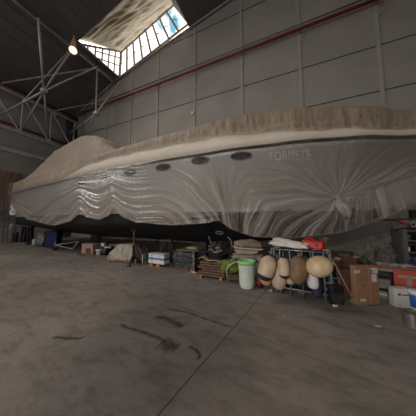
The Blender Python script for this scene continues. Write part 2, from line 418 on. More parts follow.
w4 = MB(); w4.add([(XL-.15, EY0, EZ0), (XL-.15, EY1, EZ0), (XL-.15, EY1, EZ1), (XL-.15, EY0, EZ1)], [(0, 1, 2, 3)])
w4 = struct(w4.build('added_end_window', glass))
M['frame'] = mk('window_frame_bronze', (.22, .16, .12), .6)
M['mull'] = mk('window_bar', (.42, .34, .30), .6)
dim_glass = glass.copy(); dim_glass.name = 'dimmed_glass'  # tint dims the sky behind the panes so the bars show
for n_ in dim_glass.node_tree.nodes:
    if n_.type == 'BSDF_TRANSPARENT': n_.inputs[0].default_value = (.30, .30, .30, 1)
w1 = MB(); w1.add([Q0, R0, R1, Q1], [(0, 1, 2, 3)])
w1 = struct(w1.build('window_1', dim_glass))
fr = MB()
for a, b, r in ((Q0, R0, .10), (Q1, R1, .12), (Q0, Q1, .13), (R0, R1, .09)): fr.tube([a, b], r, 6)
struct(fr.build('window_frame', M['frame'], w1))
mu = MB()
for k in range(1, 8):
    f = k/8; mu.tube([Q0.lerp(R0, f), Q1.lerp(R1, f)], .10, 6)
struct(mu.build('window_mullion', M['mull'], w1))
mu = MB()
for k in range(8):
    a = Q0.lerp(R0, k/8); b = Q1.lerp(R1, (k+1)/8); mu.tube([a.lerp(Q1.lerp(R1, k/8), .55), b.lerp(a, .55)], .035, 5)
struct(mu.build('window_wire', M['mull'], w1))
w2 = MB(); w2.add([Q0, P0, Q1], [(0, 1, 2)])
w2 = struct(w2.build('window_2', dim_glass))
fr = MB()
for a, b, r in ((Q0, P0, .09), (Q1, P0, .09)): fr.tube([a, b], r, 6)
struct(fr.build('window_frame', M['frame'], w2))
mu = MB()
for k in range(1, 6):
    f = k/6.0; mu.tube([P0.lerp(Q0, f), P0.lerp(Q1, f)], .075, 6)
mu.tube([P0.lerp(Q0, .35), Q0.lerp(Q1, .45)], .05, 6)
mu.tube([P0.lerp(Q1, .35).lerp(P0.lerp(Q0, .35), .4), Q0.lerp(Q1, .75)], .05, 6)
struct(mu.build('window_mullion', M['mull'], w2))
PL, SL = Vector((-15.1, 7.75, 16.45)), Vector((-6.7, 7.75, 18.22))
def lining(u, v):
    a = Q1.lerp(R1, u); b = PL.lerp(SL, u); p = a.lerp(b, v)
    n = 1.1*noise.noise(Vector((u*2.2+v*2, v*7.0-u*2, 0)))+.8*(1-2.4*abs(noise.noise(Vector((u*3.1, v*11+u*4, 4)))))+.3*noise.noise(Vector((u*9, v*26+u*8, 4)))
    e = min(1, 8*min(u, 1-u, v, 1-v)+.1)
    return p+Vector((0, 0, -.16*n*e))
lq = MB().grid(lining, 70, 60).build('roof_lining', M['tarp'], smooth=True)
tag(lq, 'crumpled beige quilted lining under the roof window', 'lining')
# the lantern's right cheek
ck = MB(); ck.add([R0, R1, S0], [(0, 1, 2)]); struct(ck.build('trim_5', M['roof'], solid=.1))
# pale gutter beside the lantern on the back wall, along the roof slope
struct(MB().tube([(-22, 11.85, roofz(-22)-.12), (-15, 11.85, roofz(-15)-.15), (-5, 11.85, roofz(-5)-.15), (2, 11.85, roofz(2)-.15), (13, 11.85, roofz(13)-.15)], .10, 6).build('trim_6', M['edge']))

# ------------------------------------------------------------------ roof steelwork
bm_ = thing('roof_beam', 'long dark roof beam with a pale lower edge beside the roof window', 'beam', (-15.5, 0, 0))
MB().box((0, 5.5, roofz(-15.5)-.22), (.3, 12.6, .4)).build('web', M['beam'], bm_)
MB().box((.12, 5.5, roofz(-15.5)-.45), (.12, 12.6, .07)).build('lower_flange', M['edge'], bm_)
N1 = P(44, 91, 6.8); N2 = P(96, 114, 9.3)
def rp(x, y):                            # the roof point seen there
    r = ray(x, y); t = 1.0
    hi = 0.0
    while (CP+r*hi).z < roofz((CP+r*hi).x) and hi < 5: hi += .002
    return CP+r*(hi-.004)
T1 = rp(38, 18); T2 = rp(72, 49); T3 = rp(96, 67); T4 = rp(2, 82)
def member(mb, a, b, r=.085): mb.tube([a, b], r, 8)
def frame_truss(name, node, mem, label):
    o = thing(name, label, 'truss', node, 0, 'space frame steel under the roof')
    nb = MB().blob((0, 0, 0), (.46, .46, .40), 0, flat=False, nu=14, nv=8); nb.build('node', M['steel'], o, smooth=True)
    for p, r in mem:
        b = MB(); b.tube([(0, 0, 0), Vector(p)-Vector(node)], r*.78, 8); b.build('tube', M['steel'], o, smooth=True)
    return o
frame_truss('space_frame_node', N1, [(T1, .10), (T2, .085), (T3, .09), (PX(0, 115, -20), .10), (PX(20, 132, -20.2), .08), (PX(48, 137, -20), .09)],
            'grey steel joint and tubes in front of the end wall, below the roof lamp')
frame_truss('space_frame_node', N2, [(P(97, 66, 9.9), .085), (P(121, 81, 11.6), .11), (P(70, 133, 10.6), .09), (P(79, 144, 11.4), .08), (P(113, 103, 11.6), .05)],
            'grey steel joint with tubes meeting near the back wall, below the roof window')
o = thing('roof_tie', 'thin steel tie running under the roof towards the back beam', 'truss', T4); MB().tube([(0, 0, -.1), T3-T4+Vector((0, 0, -.1))], .06, 8).build('tube', M['steel'], o)
o = thing('roof_tie', 'thin steel brace rising from the end truss to the roof lamp', 'truss', PX(17, 108, -20)); MB().tube([(0, 0, 0), rp(70, 50)-PX(17, 108, -20)], .05, 8).build('tube', M['steel'], o)
o = thing('roof_tie', 'thin steel tie near the back wall corner below the red pipe', 'truss', P(49, 112, 9.2)); MB().tube([(0, 0, 0), P(94, 103, 11.2)-P(49, 112, 9.2)], .05, 8).build('tube', M['steel'], o)

# end-wall truss, standing 2 m off the wall
XT = -20.0
et = thing('end_truss', 'grey lattice truss running along the end wall', 'truss', (XT, 4, 9))
def loc(p, o): return Vector(p)-Vector(o.location)
a0, a1 = Vector((XT, -8, 11.95)), Vector((XT, 11.6, 12.2))
b0, b1 = Vector((XT, -8, 9.0)), Vector((XT, 11.6, 9.05))
MB().tube([loc(a0, et), loc(a1, et)], .10, 8).build('chord', M['steel'], et)
MB().tube([loc(b0, et), loc(b1, et)], .12, 8).build('chord', M['steel'], et)
for k in range(-3, 6):
    y = 6.85+k*2.0-.0
    if y < -6: continue
    MB().tube([loc((XT, y, 9.05), et), loc((XT, y, 12.05), et)], .055, 8).build('brace', M['steel'], et)
    MB().tube([loc((XT, y, 9.05), et), loc((XT, y-1.9, 12.05), et)], .06, 8).build('brace', M['steel'], et)
lb = thing('wall_beam', 'thick pale steel beam along the end wall above the stern', 'beam', (XT, 4, 7.35))
MB().box((0, -.8, 0), (.22, 17.5, .32)).build('beam', M['edge'], lb)
MB().tube([loc(PX(3, 157, XT), lb), loc(PX(22, 152, XT), lb)], .035, 6).build('brace', M['steel'], lb)
MB().tube([loc(PX(22, 152, XT), lb), loc(PX(38, 161, XT), lb)], .035, 6).build('brace', M['steel'], lb)
MB().tube([loc(PX(11, 148, XT), lb), loc(PX(30, 158, XT), lb)], .03, 6).build('brace', M['steel'], lb)
def red_pipe(label, a, b, r, hang=None):
    o = thing('red_pipe', label, 'pipe', a); MB().tube([(0, 0, 0), Vector(b)-Vector(a)], r, 10).build('pipe', M['red'], o, smooth=True)
    return o
red_pipe('red pipe along the end wall just under the roof', (-21.5, -6, 13.05), (-21.5, 11.3, 13.45), .10)
red_pipe('red pipe running behind the lattice truss of the end wall', (-20.6, -6, 9.55), (-20.6, 10.6, 9.72), .10)
bp_ = red_pipe('long red pipe across the back wall above the yacht', (-21, 11.6, 13.62), (12, 11.6, 13.83), .085)
for X in PIL[1:7]:
    br = MB(); br.tube([(X+21+.25, .32, .12), (X+21+.25, 0, .12), (X+21+.25, -.02, -.45), (X+21+.1, .34, -.6)], .03, 6); br.build('bracket', M['steel'], bp_)
tag(MB().tube([(-21, 11.72, 14.1), (12, 11.72, 14.3)], .03, 6).build('conduit', M['beam']), 'thin dark conduit running above the long red pipe', 'conduit')
o = tag(MB().box((0, 0, 0), (.22, .10, .22)).build('wall_light_spot', M['white'], bevel=.02), 'small white block standing in for a daylight pinhole in the back wall', 'fitting'); o.location = P(192.5, 113, 11.85)  # white block stands in for a pinhole of daylight
o = tag(MB().tube([(P(380, 220, 11.7)), (P(440, 219, 11.7))], .06, 8).build('wall_pipe', M['beam']), 'dark pipe low on the back wall behind the shelving', 'pipe')

# roof lamp
lp = P(73, 50.5, 7.3)
la = thing('high_bay_lamp', 'lit round warm lamp hanging from the dark roof beam', 'lamp', lp)
aim = (CP-lp).normalized(); aim = (aim*.75+Vector((0, 0, -1))*.5).normalized()
q = aim.to_track_quat('Z', 'Y').to_matrix()
MB().lathe([(.10, -.45), (.15, -.35), (.26, -.12), (.31, 0), (.285, 0), (.24, -.12), (.12, -.3)], n=24, rot=q).build('reflector', M['lampmetal'], la, smooth=True)
MB().lathe([(.02, -.04), (.235, -.05), (.235, -.08), (.02, -.09)], n=24, rot=q).build('lamp_glass', M['bulb'], la, smooth=True)
MB().lathe([(.17, .25), (.20, .40), (.10, .85), (.015, 1.30)], n=14).build('bracket', M['warm_brown'], la, smooth=True)  # warm brown cone tapering upward above the lamp
MB().tube([(0, 0, .35), (-.3, .3, .95)], .04, 6).build('hanger', M['beam'], la)

# ------------------------------------------------------------------ yacht
SX, SY, BX, BY = -17.0, 8.35, 4.7, 7.0
HL = math.hypot(BX-SX, BY-SY); HA = math.atan2(BY-SY, BX-SX)
def tab(t, T):
    if t <= T[0][0]: return T[0][1]
    for (a, va), (b, vb) in zip(T, T[1:]):
        if t <= b:
            s = (t-a)/(b-a); s = s*s*(3-2*s)*.35+s*.65
            return va+(vb-va)*s
    return T[-1][1]
TB = [(0, 2.55), (.15, 2.75), (.4, 2.9), (.6, 2.9), (.72, 2.72), (.8, 2.36), (.87, 1.85), (.93, 1.2), (.97, .62), (1, .04)]
TC = [(0, 2.3), (.2, 2.45), (.5, 2.4), (.65, 2.0), (.75, 1.5), (.83, .9), (.9, .35), (.94, .12), (1, .02)]
TG = [(0, 3.55), (.3, 3.6), (.5, 3.66), (.6, 3.63), (.7, 3.63), (.78, 3.66), (.85, 3.70), (.93, 3.72), (1, 3.78)]
TZ = [(0, 1.45), (.3, 1.45), (.6, 1.6), (.75, 1.85), (.85, 2.2), (.93, 2.7), (.97, 3.1), (1, 3.6)]
TK = [(0, 1.05), (.1, .8), (.3, .68), (.6, .68), (.75, .85), (.85, 1.25), (.92, 1.8), (.96, 2.4), (1, 3.5)]
TR = [(0, 4.3), (.5, 4.47), (.6, 4.47), (.73, 4.6), (.78, 4.62), (.85, 4.57), (.93, 4.43), (1, 4.4)]
TBD = [(0, .34), (.5, .48), (.7, .44), (.76, .36), (.82, .26), (.87, .2), (1, .12)]
TH = [(0, 4.3), (.04, 4.75), (.08, 5.7), (.157, 6.3), (.23, 6.5), (.3, 6.6), (.36, 6.35), (.415, 5.5), (.46, 4.78), (.55, 4.65), (1, 4.5)]
def side_v(t, z):
    b, c, g, cz, k = (tab(t, T) for T in (TB, TC, TG, TZ, TK))
    if z >= cz:
        s = min(1.4, (z-cz)/max(.01, g-cz)); fl = 1+.9*max(0, min(1, (t-.45)/.4))
        return c+(b-c)*(s**fl if s < 1 else 1+(s-1)*.3)
    s = max(0, (z-k)/max(.01, cz-k)); return c*s**.85
ca, sa = math.cos(HA), math.sin(HA)
def W(t, v, z):
    u = t*HL; return Vector((SX+ca*u-sa*v, SY+sa*u+ca*v, z))
yr = thing('yacht', 'large white motor yacht with black bottom under the plastic covers', 'yacht', W(.5, 0, 0), HA)
inv = (Matrix.Translation(yr.location) @ Matrix.Rotation(HA, 4, 'Z')).inverted()
def YL(p): return inv @ Vector(p)
h = MB(); NT, NS = 110, 30
WLZ = 1.95
def hullring(t):
    g, cz, k = tab(t, TG), tab(t, TZ), tab(t, TK)
    zs = [k+(cz-k)*i/8 for i in range(9)]+[cz+(g-cz)*(i/14) for i in range(1, 15)]
    zs = sorted(zs, key=lambda z: z)
    # snap one level to the waterline so the paint edge is straight
    j = min(range(1, len(zs)-1), key=lambda i: abs(zs[i]-WLZ))
    if k < WLZ < g: zs[j] = WLZ
    return zs
vs = []; fs = []; mi = []
rings = [hullring(i/NT) for i in range(NT+1)]
ns = len(rings[0])
for sgn in (-1, 1):
    base = len(vs)
    for i in range(NT+1):
        for z in rings[i]: vs.append(YL(W(i/NT, sgn*side_v(i/NT, z), z)))
    for i in range(NT):
        for j in range(ns-1):
            fs.append((base+i*ns+j, base+(i+1)*ns+j, base+(i+1)*ns+j+1, base+i*ns+j+1)); mi.append(1 if rings[i][j+1] <= WLZ+.001 else 0)
base2 = (NT+1)*ns
fs.append(tuple(range(ns))+tuple(base2+j for j in range(ns-1, -1, -1))); mi.append(0)
for i in range(NT):                      # deck
    fs.append((i*ns+ns-1, (i+1)*ns+ns-1, base2+(i+1)*ns+ns-1, base2+i*ns+ns-1)); mi.append(0)
h.v = vs; h.f = fs; h.m = mi
hull = h.build('hull', [M['hullw'], M['black']], yr)
hull.data.polygons.foreach_set('use_smooth', [len(p.vertices) == 4 for p in hull.data.polygons])
# transom's lower part is black too
MB().add([(0, 0, 0)], [])
bl = MB(); bl.add([YL(W(-.003, v, z)) for v, z in ((-side_v(0, 1.2), 1.2), (side_v(0, 1.2), 1.2), (side_v(0, WLZ), WLZ), (-side_v(0, WLZ), WLZ))], [(0, 1, 2, 3)])
bl.build('transom_paint', M['black'], yr)
def strip(name, mat, z0f, z1f, off, both=True, n=110):
    mb = MB()
    for sgn in (-1, 1):
        mb.grid(lambda u, v: YL(W(u, sgn*(side_v(u, z0f(u)+(z1f(u)-z0f(u))*v)+off), z0f(u)+(z1f(u)-z0f(u))*v)), n, 2)
    return mb.build(name, mat, yr, smooth=True, solid=.02)
bw = MB()
for sgn in (-1, 1): bw.grid(lambda u, v: YL(W(u, sgn*(tab(u, TB)+.035), tab(u, TG)+.03+(tab(u, TBD)+.05)*v)), 110, 2)
bw.build('bulwark', M['band'], yr, smooth=True, solid=.02)
strip('rub_rail', M['rub'], lambda t: tab(t, TG)-.025, lambda t: tab(t, TG)+.02, .05)
def deckhouse(x):
    pass
# deckhouse with a dark window band
dh = MB()
T0, T1_ = .11, .425
prof = [(.10, 3.6), (.10, 5.5), (.16, 6.1), (.30, 6.35), (.35, 6.1), (.41, 5.0), (.45, 4.2), (.45, 3.6)]
for sgn in (-1, 1): pass
n = len(prof)
v1 = [YL(W(t, -1.65 if z > 5 else -1.9, z)) for t, z in prof]; v2 = [YL(W(t, 1.65 if z > 5 else 1.9, z)) for t, z in prof]
dh.add(v1+v2, [tuple(range(n)), tuple(range(2*n-1, n-1, -1))]+[(i, (i+1) % n, (i+1) % n+n, i+n) for i in range(n)])
dho = dh.build('deckhouse', M['hullw'], yr)
for a, b in ((.12, .19), (.20, .28), (.29, .36)):
    wm = MB(); wm.add([YL(W(t, -1.83, z)) for t, z in ((a, 4.95), (b, 4.95), (b-.005, 5.75), (a+.008, 5.75))], [(0, 1, 2, 3)])
    wm.build('window', M['darkglass'], dho, solid=.04)
# portholes (t, z) solved from the hull's own side
def hull_at(x, y, z_lo=2.2, z_hi=3.5):
    best = None
    for i in range(200, 1900):
        t = i/2000
        for j in range(27):
            z = z_lo+(z_hi-z_lo)*j/26
            p = W(t, -side_v(t, z), z); d = p-CP; zc = d.dot(fw)
            e = (208+F*d.dot(rt)/zc-x)**2+(208-F*d.dot(up)/zc-y)**2
            if best is None or e < best[0]: best = (e, t, z)
    return best
def hull_frame(t, z):
    p = W(t, -side_v(t, z), z); a = (W(t+.01, -side_v(t+.01, z), z)-p).normalized(); b = (W(t, -side_v(t, z+.05), z+.05)-p).normalized()
    nrm = a.cross(b).normalized()
    if nrm.y > 0: nrm = -nrm
    b = nrm.cross(a); b = b if b.z > 0 else -b
    return p, a, b, nrm
PORT = PORTDATA = [(82, 182.6, 4.5), (107, 178, 4.8), (130, 173, 5), (163, 167, 6), (200, 161, 7), (241, 155.4, 9)]
for x, y, wpx in PORT:
    e, t, z = hull_at(x, y)
    p, a, b, nrm = hull_frame(t, z)
    W2, H2 = .27, .10
    pr = MB(); k = 26
    ring = lambda s, off: [YL(p+a*math.cos(2*PI*i/k)*W2*s+b*math.sin(2*PI*i/k)*H2*s*(1 if s <= 1 else 1.08)+nrm*off) for i in range(k)]
    pr.add(ring(1.16, .0)+ring(1.12, .035)+ring(.98, .035), [(i, (i+1) % k, k+(i+1) % k, k+i) for i in range(k)]+[(k+i, k+(i+1) % k, 2*k+(i+1) % k, 2*k+i) for i in range(k)])
    po = pr.build('porthole', M['portrim'], yr)
    gl = MB(); gl.add(ring(1.0, .024), [tuple(range(k))]); gl.build('pane', M['port'], po)
e, t, z = hull_at(219.5, 231.7, 1.0, 1.9)
p, a, b, nrm = hull_frame(t, z)
ou = MB(); ou.tube([YL(p+a*.16*math.cos(2*PI*i/16)+b*.10*math.sin(2*PI*i/16)+nrm*.03) for i in range(17)], .025, 6); ou.build('hull_outlet', M['greyb'], yr)
# pale outlined lettering near the bow (only its first letters can be made out through the film)
cu = bpy.data.curves.new('lettering', 'FONT'); cu.body = 'FORMETE'; cu.size = .27; cu.extrude = .004; cu.space_character = 1.05
fo = bpy.data.objects.new('lettering_tmp', cu); COL.objects.link(fo)
dg = bpy.context.evaluated_depsgraph_get(); me = bpy.data.meshes.new_from_object(fo.evaluated_get(dg))
bpy.data.objects.remove(fo)
e, t0_, z0_ = hull_at(270, 159.5)
for v in me.vertices:
    tt = t0_+.86*v.co.x/HL; zz = z0_+v.co.y
    p, a, b, nrm = hull_frame(tt, zz); q_ = p+nrm*(.02+v.co.z); v.co = YL(q_)
me.materials.clear(); me.materials.append(M['letter'])
lo_ = bpy.data.objects.new('lettering', me); COL.objects.link(lo_); lo_.parent = yr; lo_['label'] = 'pale lettering along the bow side'

def sm(x, a, b):
    x = max(0.0, min(1.0, (x-a)/(b-a))); return x*x*(3-2*x)
# ------------------------------------------------------------------ beige cover over the decks
M['cover'] = film_mat('beige_cover', (.50, .395, .285), .28, .30, (9, .5, .35), .60, .36, attr='fold', bump=.8, gloss=.6)
def cover_mesh():
    NU, NV = 420, 44
    vs = []; fold = []
    def sect(t):
        b = tab(t, TB); g = tab(t, TG); r = tab(t, TR); hz = tab(t, TH)
        zb = g+tab(t, TBD)+.02*math.sin(t*90)+.03*noise.noise(Vector((t*40, 0, 0)))
        zb = zb-(zb-g-.05)*(1-sm(t, .30, .46))
        hi = max(0, min(1, (hz-r-.1)/1.2))
        iv = min(b*.86, (1.75 if hi > 0 else b*.7))
        return [(-(b+.07), zb), (-(b+.10), zb+.18), (-(b+.05), r-.02), (-(b-.06), r+.03), (-(iv+.35*hi), r+(hz-r)*.55), (-iv, hz), (0, hz+.12), (iv, hz), (iv+.35*hi, r+(hz-r)*.55), (b-.06, r+.03), (b+.06, r-.05), (b+.06, zb)]
    for i in range(NU+1):
        t = i/NU*.998
        pts = sect(t); n = len(pts)-1
        nf = noise.noise(Vector((t*95, 0, 1)))*.6+noise.noise(Vector((t*230, 3, 0)))*.4
        for j in range(NV+1):
            s = j/NV*n; k = min(int(s), n-1); f = s-k
            v = pts[k][0]+(pts[k+1][0]-pts[k][0])*f; z = pts[k][1]+(pts[k+1][1]-pts[k][1])*f
            amp = .055 if k < 2 else (.03 if k < 4 else .07)
            sl = .5 if k < 3 else 1.0
            dd = noise.noise(Vector((t*80, s*.35, 2)))*.7+noise.noise(Vector((t*190+s*.5, s*.25, 9)))*.45
            ov = -amp*dd*(1.0 if v < 0 else -1)
            oz = 0 if k < 3 else -amp*(.8*abs(noise.noise(Vector((t*22, s*1.1, 5))))+.5*dd)
            vs.append(W(t, v+ov, z+oz)); fold.append((t*22, s, 0))
    mb = MB(); mb.add(vs, [(i*(NV+1)+j, (i+1)*(NV+1)+j, (i+1)*(NV+1)+j+1, i*(NV+1)+j+1) for i in range(NU) for j in range(NV)])
    o = mb.build('deck_cover', M['cover'], smooth=True, keep=True)
    at = o.data.attributes.new('fold', 'FLOAT_VECTOR', 'POINT'); at.data.foreach_set('vector', [c for f in fold for c in f])
    return o
dc = cover_mesh(); tag(dc, 'beige protective sheet draped over the yacht decks and deckhouse', 'cover')
# the ragged end of the sheet hanging at the stern
def stern_flap(u, v):
    y = -2.75+5.5*u; z = 4.35-v*(2.15 if u < .2 else 1.6)-.1*math.sin(u*30)*v
    off = .18+.28*v*(.5+.5*math.sin(u*26))+.1*noise.noise(Vector((u*14, v*5, 0)))
    return W(-off/HL, y*(1-.03*v), z)
sf = MB().grid(stern_flap, 90, 26).build('stern_flap', M['cover'], None, smooth=True, keep=True)
at = sf.data.attributes.new('fold', 'FLOAT_VECTOR', 'POINT')
at.data.foreach_set('vector', [c for j in range(27) for i in range(91) for c in (i/90*22, j/8, 0)])
sf.parent = dc

# ------------------------------------------------------------------ clear film over the topsides
M['film'] = film_mat('clear_film', (.53, .475, .42), .05, .34, (4.2, .9, .6), .62, .26, attr='fold', bump=.8, layered=True, gloss=.45, lo=.42, hi=.70)
TL = [(0, 2.15), (.02, 2.0), (.06, 2.25), (.15, 1.75), (.29, 1.42), (.36, 1.62), (.405, 2.0), (.43, 1.82), (.465, 1.70), (.495, 1.86), (.51, 2.1), (.53, 1.8), (.56, 1.60), (.627, 1.5), (.68, 1.56), (.703, 1.66), (.72, 1.38), (.75, 1.15), (.80, 1.12), (.853, 1.27), (.90, 1.62), (.93, 1.95), (.965, 2.5), (1, 3.3)]
KT, KZ_ = .856, 2.33
def sm(x, a, b):
    x = max(0.0, min(1.0, (x-a)/(b-a))); return x*x*(3-2*x)
TIES = [.405*HL, .512*HL, .703*HL]
def fold_at(t, u, z, s):
    """where a point of the film lies across the folds: the folds fan out from the stern, hang in swags amidships and run into the knot at the bow"""
    g0 = math.atan2(3.3-z, u+.6)*3.2
    gk = math.atan2(u-KT*HL, z-KZ_)*2.0+.45*noise.noise(Vector((u*.55, z*.55, 3)))+.2*noise.noise(Vector((u*1.4, z*1.4, 8)))
    sw = s*2.3+.35*noise.noise(Vector((u*.25, 1, s*1.2)))
    for tu in TIES:                       # the swags pinch together at each tie
        sw += .35*s*math.exp(-((u-tu)/.55)**2)
    wk = sm(t, .60, .80); w0 = 1-sm(t, .14, .34)
    f = sw*(1-wk)*(1-w0)+g0*w0+(gk+1.4)*wk
    du = u-KT*HL                          # a second sheet hangs in upright folds forward of the knot
    w2 = sm(du, .15, .9)*(1-sm(z-(KZ_+.34*du), -.12, .02))
    f = f*(1-w2)+(u*.9+.25*(z-2))*w2
    du, dz = u-KT*HL, z-KZ_; rk = math.hypot(du, dz)
    am = max(.28+.4*s*(1-wk)+.35*w0, 1.5*math.exp(-rk/1.3), 1.1*math.exp(-math.hypot(u-.4, z-3.2)/2.0)*w0)
    return f, am
def film_mesh():
    NU, NV = 640, 84
    vs = []; fold = []
    for i in range(NU+1):
        t = i/NU*.995
        g, cz, b, c = tab(t, TG), tab(t, TZ), tab(t, TB), tab(t, TC); zt = g+.02; zb = tab(t, TL)
        for j in range(NV+1):
            s = j/NV; z = zt+(zb-zt)*s; u = t*HL
            fo_, am = fold_at(t, u, z, s)
            zc = max(z, cz+.02)
            hug = .30
            v = side_v(t, zc)*(1-hug)+(b if z > cz else b*.97)*hug
            if z < cz: v -= (cz-z)*(.25 if t > .7 else .05)
            dk = math.hypot(u-KT*HL, z-KZ_)
            v += -.12*math.exp(-(dk/.5)**2)
            n1 = noise.noise(Vector((fo_*3.1, u*.12, 1))); n2 = noise.noise(Vector((fo_*8.5, u*.2, 5)))
            ridge = (1-abs(n1)*2.6)*.6+(1-abs(n2)*2.2)*.32
            env = sm(s, .02, .30)
            d = .085+env*(.09-.01*sm(t, .6, .75))*am*ridge+.05*s+.05*noise.noise(Vector((t*9, z*.8, 0)))*env
            vs.append(W(t, -(max(v, side_v(t, zc))+max(.045, d)), z)); fold.append((fo_, u*.18, (s*1.3)*(1-sm(t, .66, .8))+(.22+.9*s)*sm(t, .66, .8)))
    mb = MB(); mb.add(vs, [(i*(NV+1)+j, (i+1)*(NV+1)+j, (i+1)*(NV+1)+j+1, i*(NV+1)+j+1) for i in range(NU) for j in range(NV)])
    o = mb.build('clear_film', M['film'], smooth=True, keep=True)
    at = o.data.attributes.new('fold', 'FLOAT_VECTOR', 'POINT'); at.data.foreach_set('vector', [c for f in fold for c in f])
# rolled hem along the scalloped lower edge
    hm = MB(); pts = [vs[i*(NV+1)+NV] for i in range(0, NU+1, 3)]
    hm.tube(pts, .022, 6); ho = hm.build('rolled_hem', M['film'], o, smooth=True)
    return o, vs, NV
cf, fv, fnv = film_mesh(); tag(cf, 'clear crumpled plastic film hanging in scallops along the yacht side', 'plastic film')
ki = int(KT/.995*640)
kp = min((fv[ki*(fnv+1)+j] for j in range(fnv+1)), key=lambda p: abs(p.z-KZ_))
kn = MB()
kn.blob(kp+Vector((0, -.06, 0)), (.14, .14, .16), .4, 2.5, 3, flat=False)
def tail(u, v):
    a = 2*PI*u; r = .035+.13*math.sin(PI*min(1, v*1.02))**.8*(.8+.3*v)
    return kp+Vector((.20*v+r*math.cos(a)*(1+.35*noise.noise(Vector((u*9, v*5, 0)))), -.10+r*.7*math.sin(a), -.60*v+.03*math.sin(u*20)))
kn.grid(tail, 30, 20); kn.build('knotted_tail', film_mat('bunched_film', (.52, .49, .46), .25, .5, (7, 7, 5), .5, .18, bump=1.0), cf, smooth=True)

# ------------------------------------------------------------------ boat supports
def at_px(name, label, cat, x, yb, rz=YAW, group=None):
    p = G(x, yb); o = thing(name, label, cat, p, rz, group); return o, mpp(p)
o, k = at_px('jack_stand', 'slim black and rusty jack stand with a tripod foot under the hull', 'boat stand', 133, 265)
MB().tube([(0, 0, .1), (0, 0, .72)], .045, 8).build('post', M['tblack'], o)
MB().tube([(0, 0, .6), (0, 0, 1.28)], .03, 8).build('screw', M['woodred'], o)
MB().box((0, .05, 1.3), (.22, .2, .05), (.3, 0, 0)).build('pad', M['tblack'], o)
for a in (0.4, 2.5, 4.6):
    MB().tube([(0, 0, .38), (.27*math.cos(a), .27*math.sin(a), .03)], .032, 6).build('leg', M['tblack'], o)
    MB().box((.27*math.cos(a), .27*math.sin(a), .02), (.12, .1, .04)).build('foot', M['tblack'], o)
o, k = at_px('trestle', 'dark A-shaped trestle behind the white case with the blue stripe', 'trestle', 165, 263.5)
MB(k).box((0, 6, 22.6), (12, 12, 2.2)).build('top_board', M['darkbits'], o)
for sx in (-1, 1):
    for sy in (0, 1): MB(k).tube([(sx*3.2, sy*10+1, 22), (sx*6.5, sy*12, .4)], .75, 6).build('leg', M['darkbits'], o)
MB(k).box((0, 1.5, 10), (9, 1, 1.6)).build('brace', M['darkbits'], o)
o, k = at_px('stern_cradle', 'dark wooden cradle with a pale sill under the stern', 'boat stand', 24, 244)
MB(k).box((0, 0, .8), (12, 8, 1.5)).build('sill', M['greyb'], o)
for sx in (-4.5, -1.5, 2.0, 5): MB(k).box((sx, 2, 9), (1.5, 3, 16), (0, .1 if sx < 0 else -.06, 0)).build('post', M['darkbits'], o)
MB(k).box((0, 2, 17), (12, 4, 1.2)).build('beam', M['darkbits'], o)
for i, (t, lb) in enumerate(((.25, 'dark keel block stack under the aft part of the hull'), (.62, 'dark keel block stack under the middle of the hull'))):
    p = W(t, 0, 0); o = thing('keel_block', lb, 'boat stand', p, HA, 'keel blocks')
    kz = tab(t, TK)
    MB().box((0, 0, kz*.25), (.9, .45, kz*.48)).build('lower_block', M['darkbits'], o); MB().box((0, 0, kz*.75), (.7, .35, kz*.48)).build('upper_block', M['darkbits'], o)

# ------------------------------------------------------------------ far left corner
pb = thing('board_screen', 'weathered brown plank screen standing against the end wall behind the stern', 'screen', PX(4, 243, -21.6)*1.0, PI/2)
pb.location.z = 0
yA = PX(-30, 200, -21.6).y; 
zb0, zb1 = PX(8, 211, -21.6).z, PX(8, 171, -21.6).z
for j in range(11):
    MB().box((-.2+j*.24-1.6+.0, 0, (zb0+zb1)/2+.05*random.uniform(-1, 1)), (.225, .05, zb1-zb0)).build('board', M['board'], pb)
for xx in (-1.6, .6): MB().box((xx, -.06, zb1/2), (.10, .07, zb1)).build('post', M['wood'], pb)
o, k = at_px('ladder_rack', 'grey metal rack like a wide ladder near the end wall', 'rack', 7, 243.5, .2)
for sx in (-6, -1, 6): MB(k).tube([(sx, 0, 0), (sx, 0, 36)], .4, 6).build('upright', M['shelf'], o)
for z in (4, 9, 14, 20, 27, 34): MB(k).tube([(-6, 0, z), (6, 0, z)], .35, 6).build('rung', M['shelf'], o)
MB(k).box((1.5, .5, 14.2), (8, 4, .5)).build('shelf', M['steel'], o)
pr = G(8, 243.5); kk = mpp(pr)
o = thing('white_can', 'small white canister on the grey ladder rack', 'canister', pr+Vector((0, .1, 14.6*kk)), 0)
MB(kk).lathe([(1.6, 0), (1.6, 4), (1, 4.8), (.8, 5.4)], (-1, .5, 0), 14).build('body', M['grime'], o, smooth=True)
o = thing('cloth_bundle', 'small grey bundle beside the white canister on the rack', 'bundle', pr+Vector((2.5*kk, .1, 14.6*kk)), 0)
MB(kk).blob((1.2, .5, 1.5), (4.5, 4, 3), .2, 2, 4).build('bundle', M['greyb'], o, smooth=True)
o, k = at_px('blue_drum', 'small dark blue drum beside the rack near the stern', 'drum', 15, 242)
MB(k).lathe([(2, 0), (2.2, .5), (2.2, 9), (2, 9.6), (.5, 9.8)], n=16).build('body', M['blued'], o, smooth=True)
o, k = at_px('white_tin', 'small square white tin on the floor by the stern cradle', 'tin', 34.5, 244.5)
MB(k).box((0, 0, 2.6), (3, 3, 5.2)).build('body', M['white'], o, bevel=.02); MB(k).lathe([(.7, 5.2), (.7, 5.9)], n=10).build('cap', M['grime'], o)
o, k = at_px('wrapped_bundle', 'crumpled bundle in clear plastic beside the blue sheet', 'bundle', 39.5, 247)
MB(k).blob((0, 3, 7), (8, 7, 14), .25, 2.2, 11).build('bundle', M['greyb'], o, smooth=True)
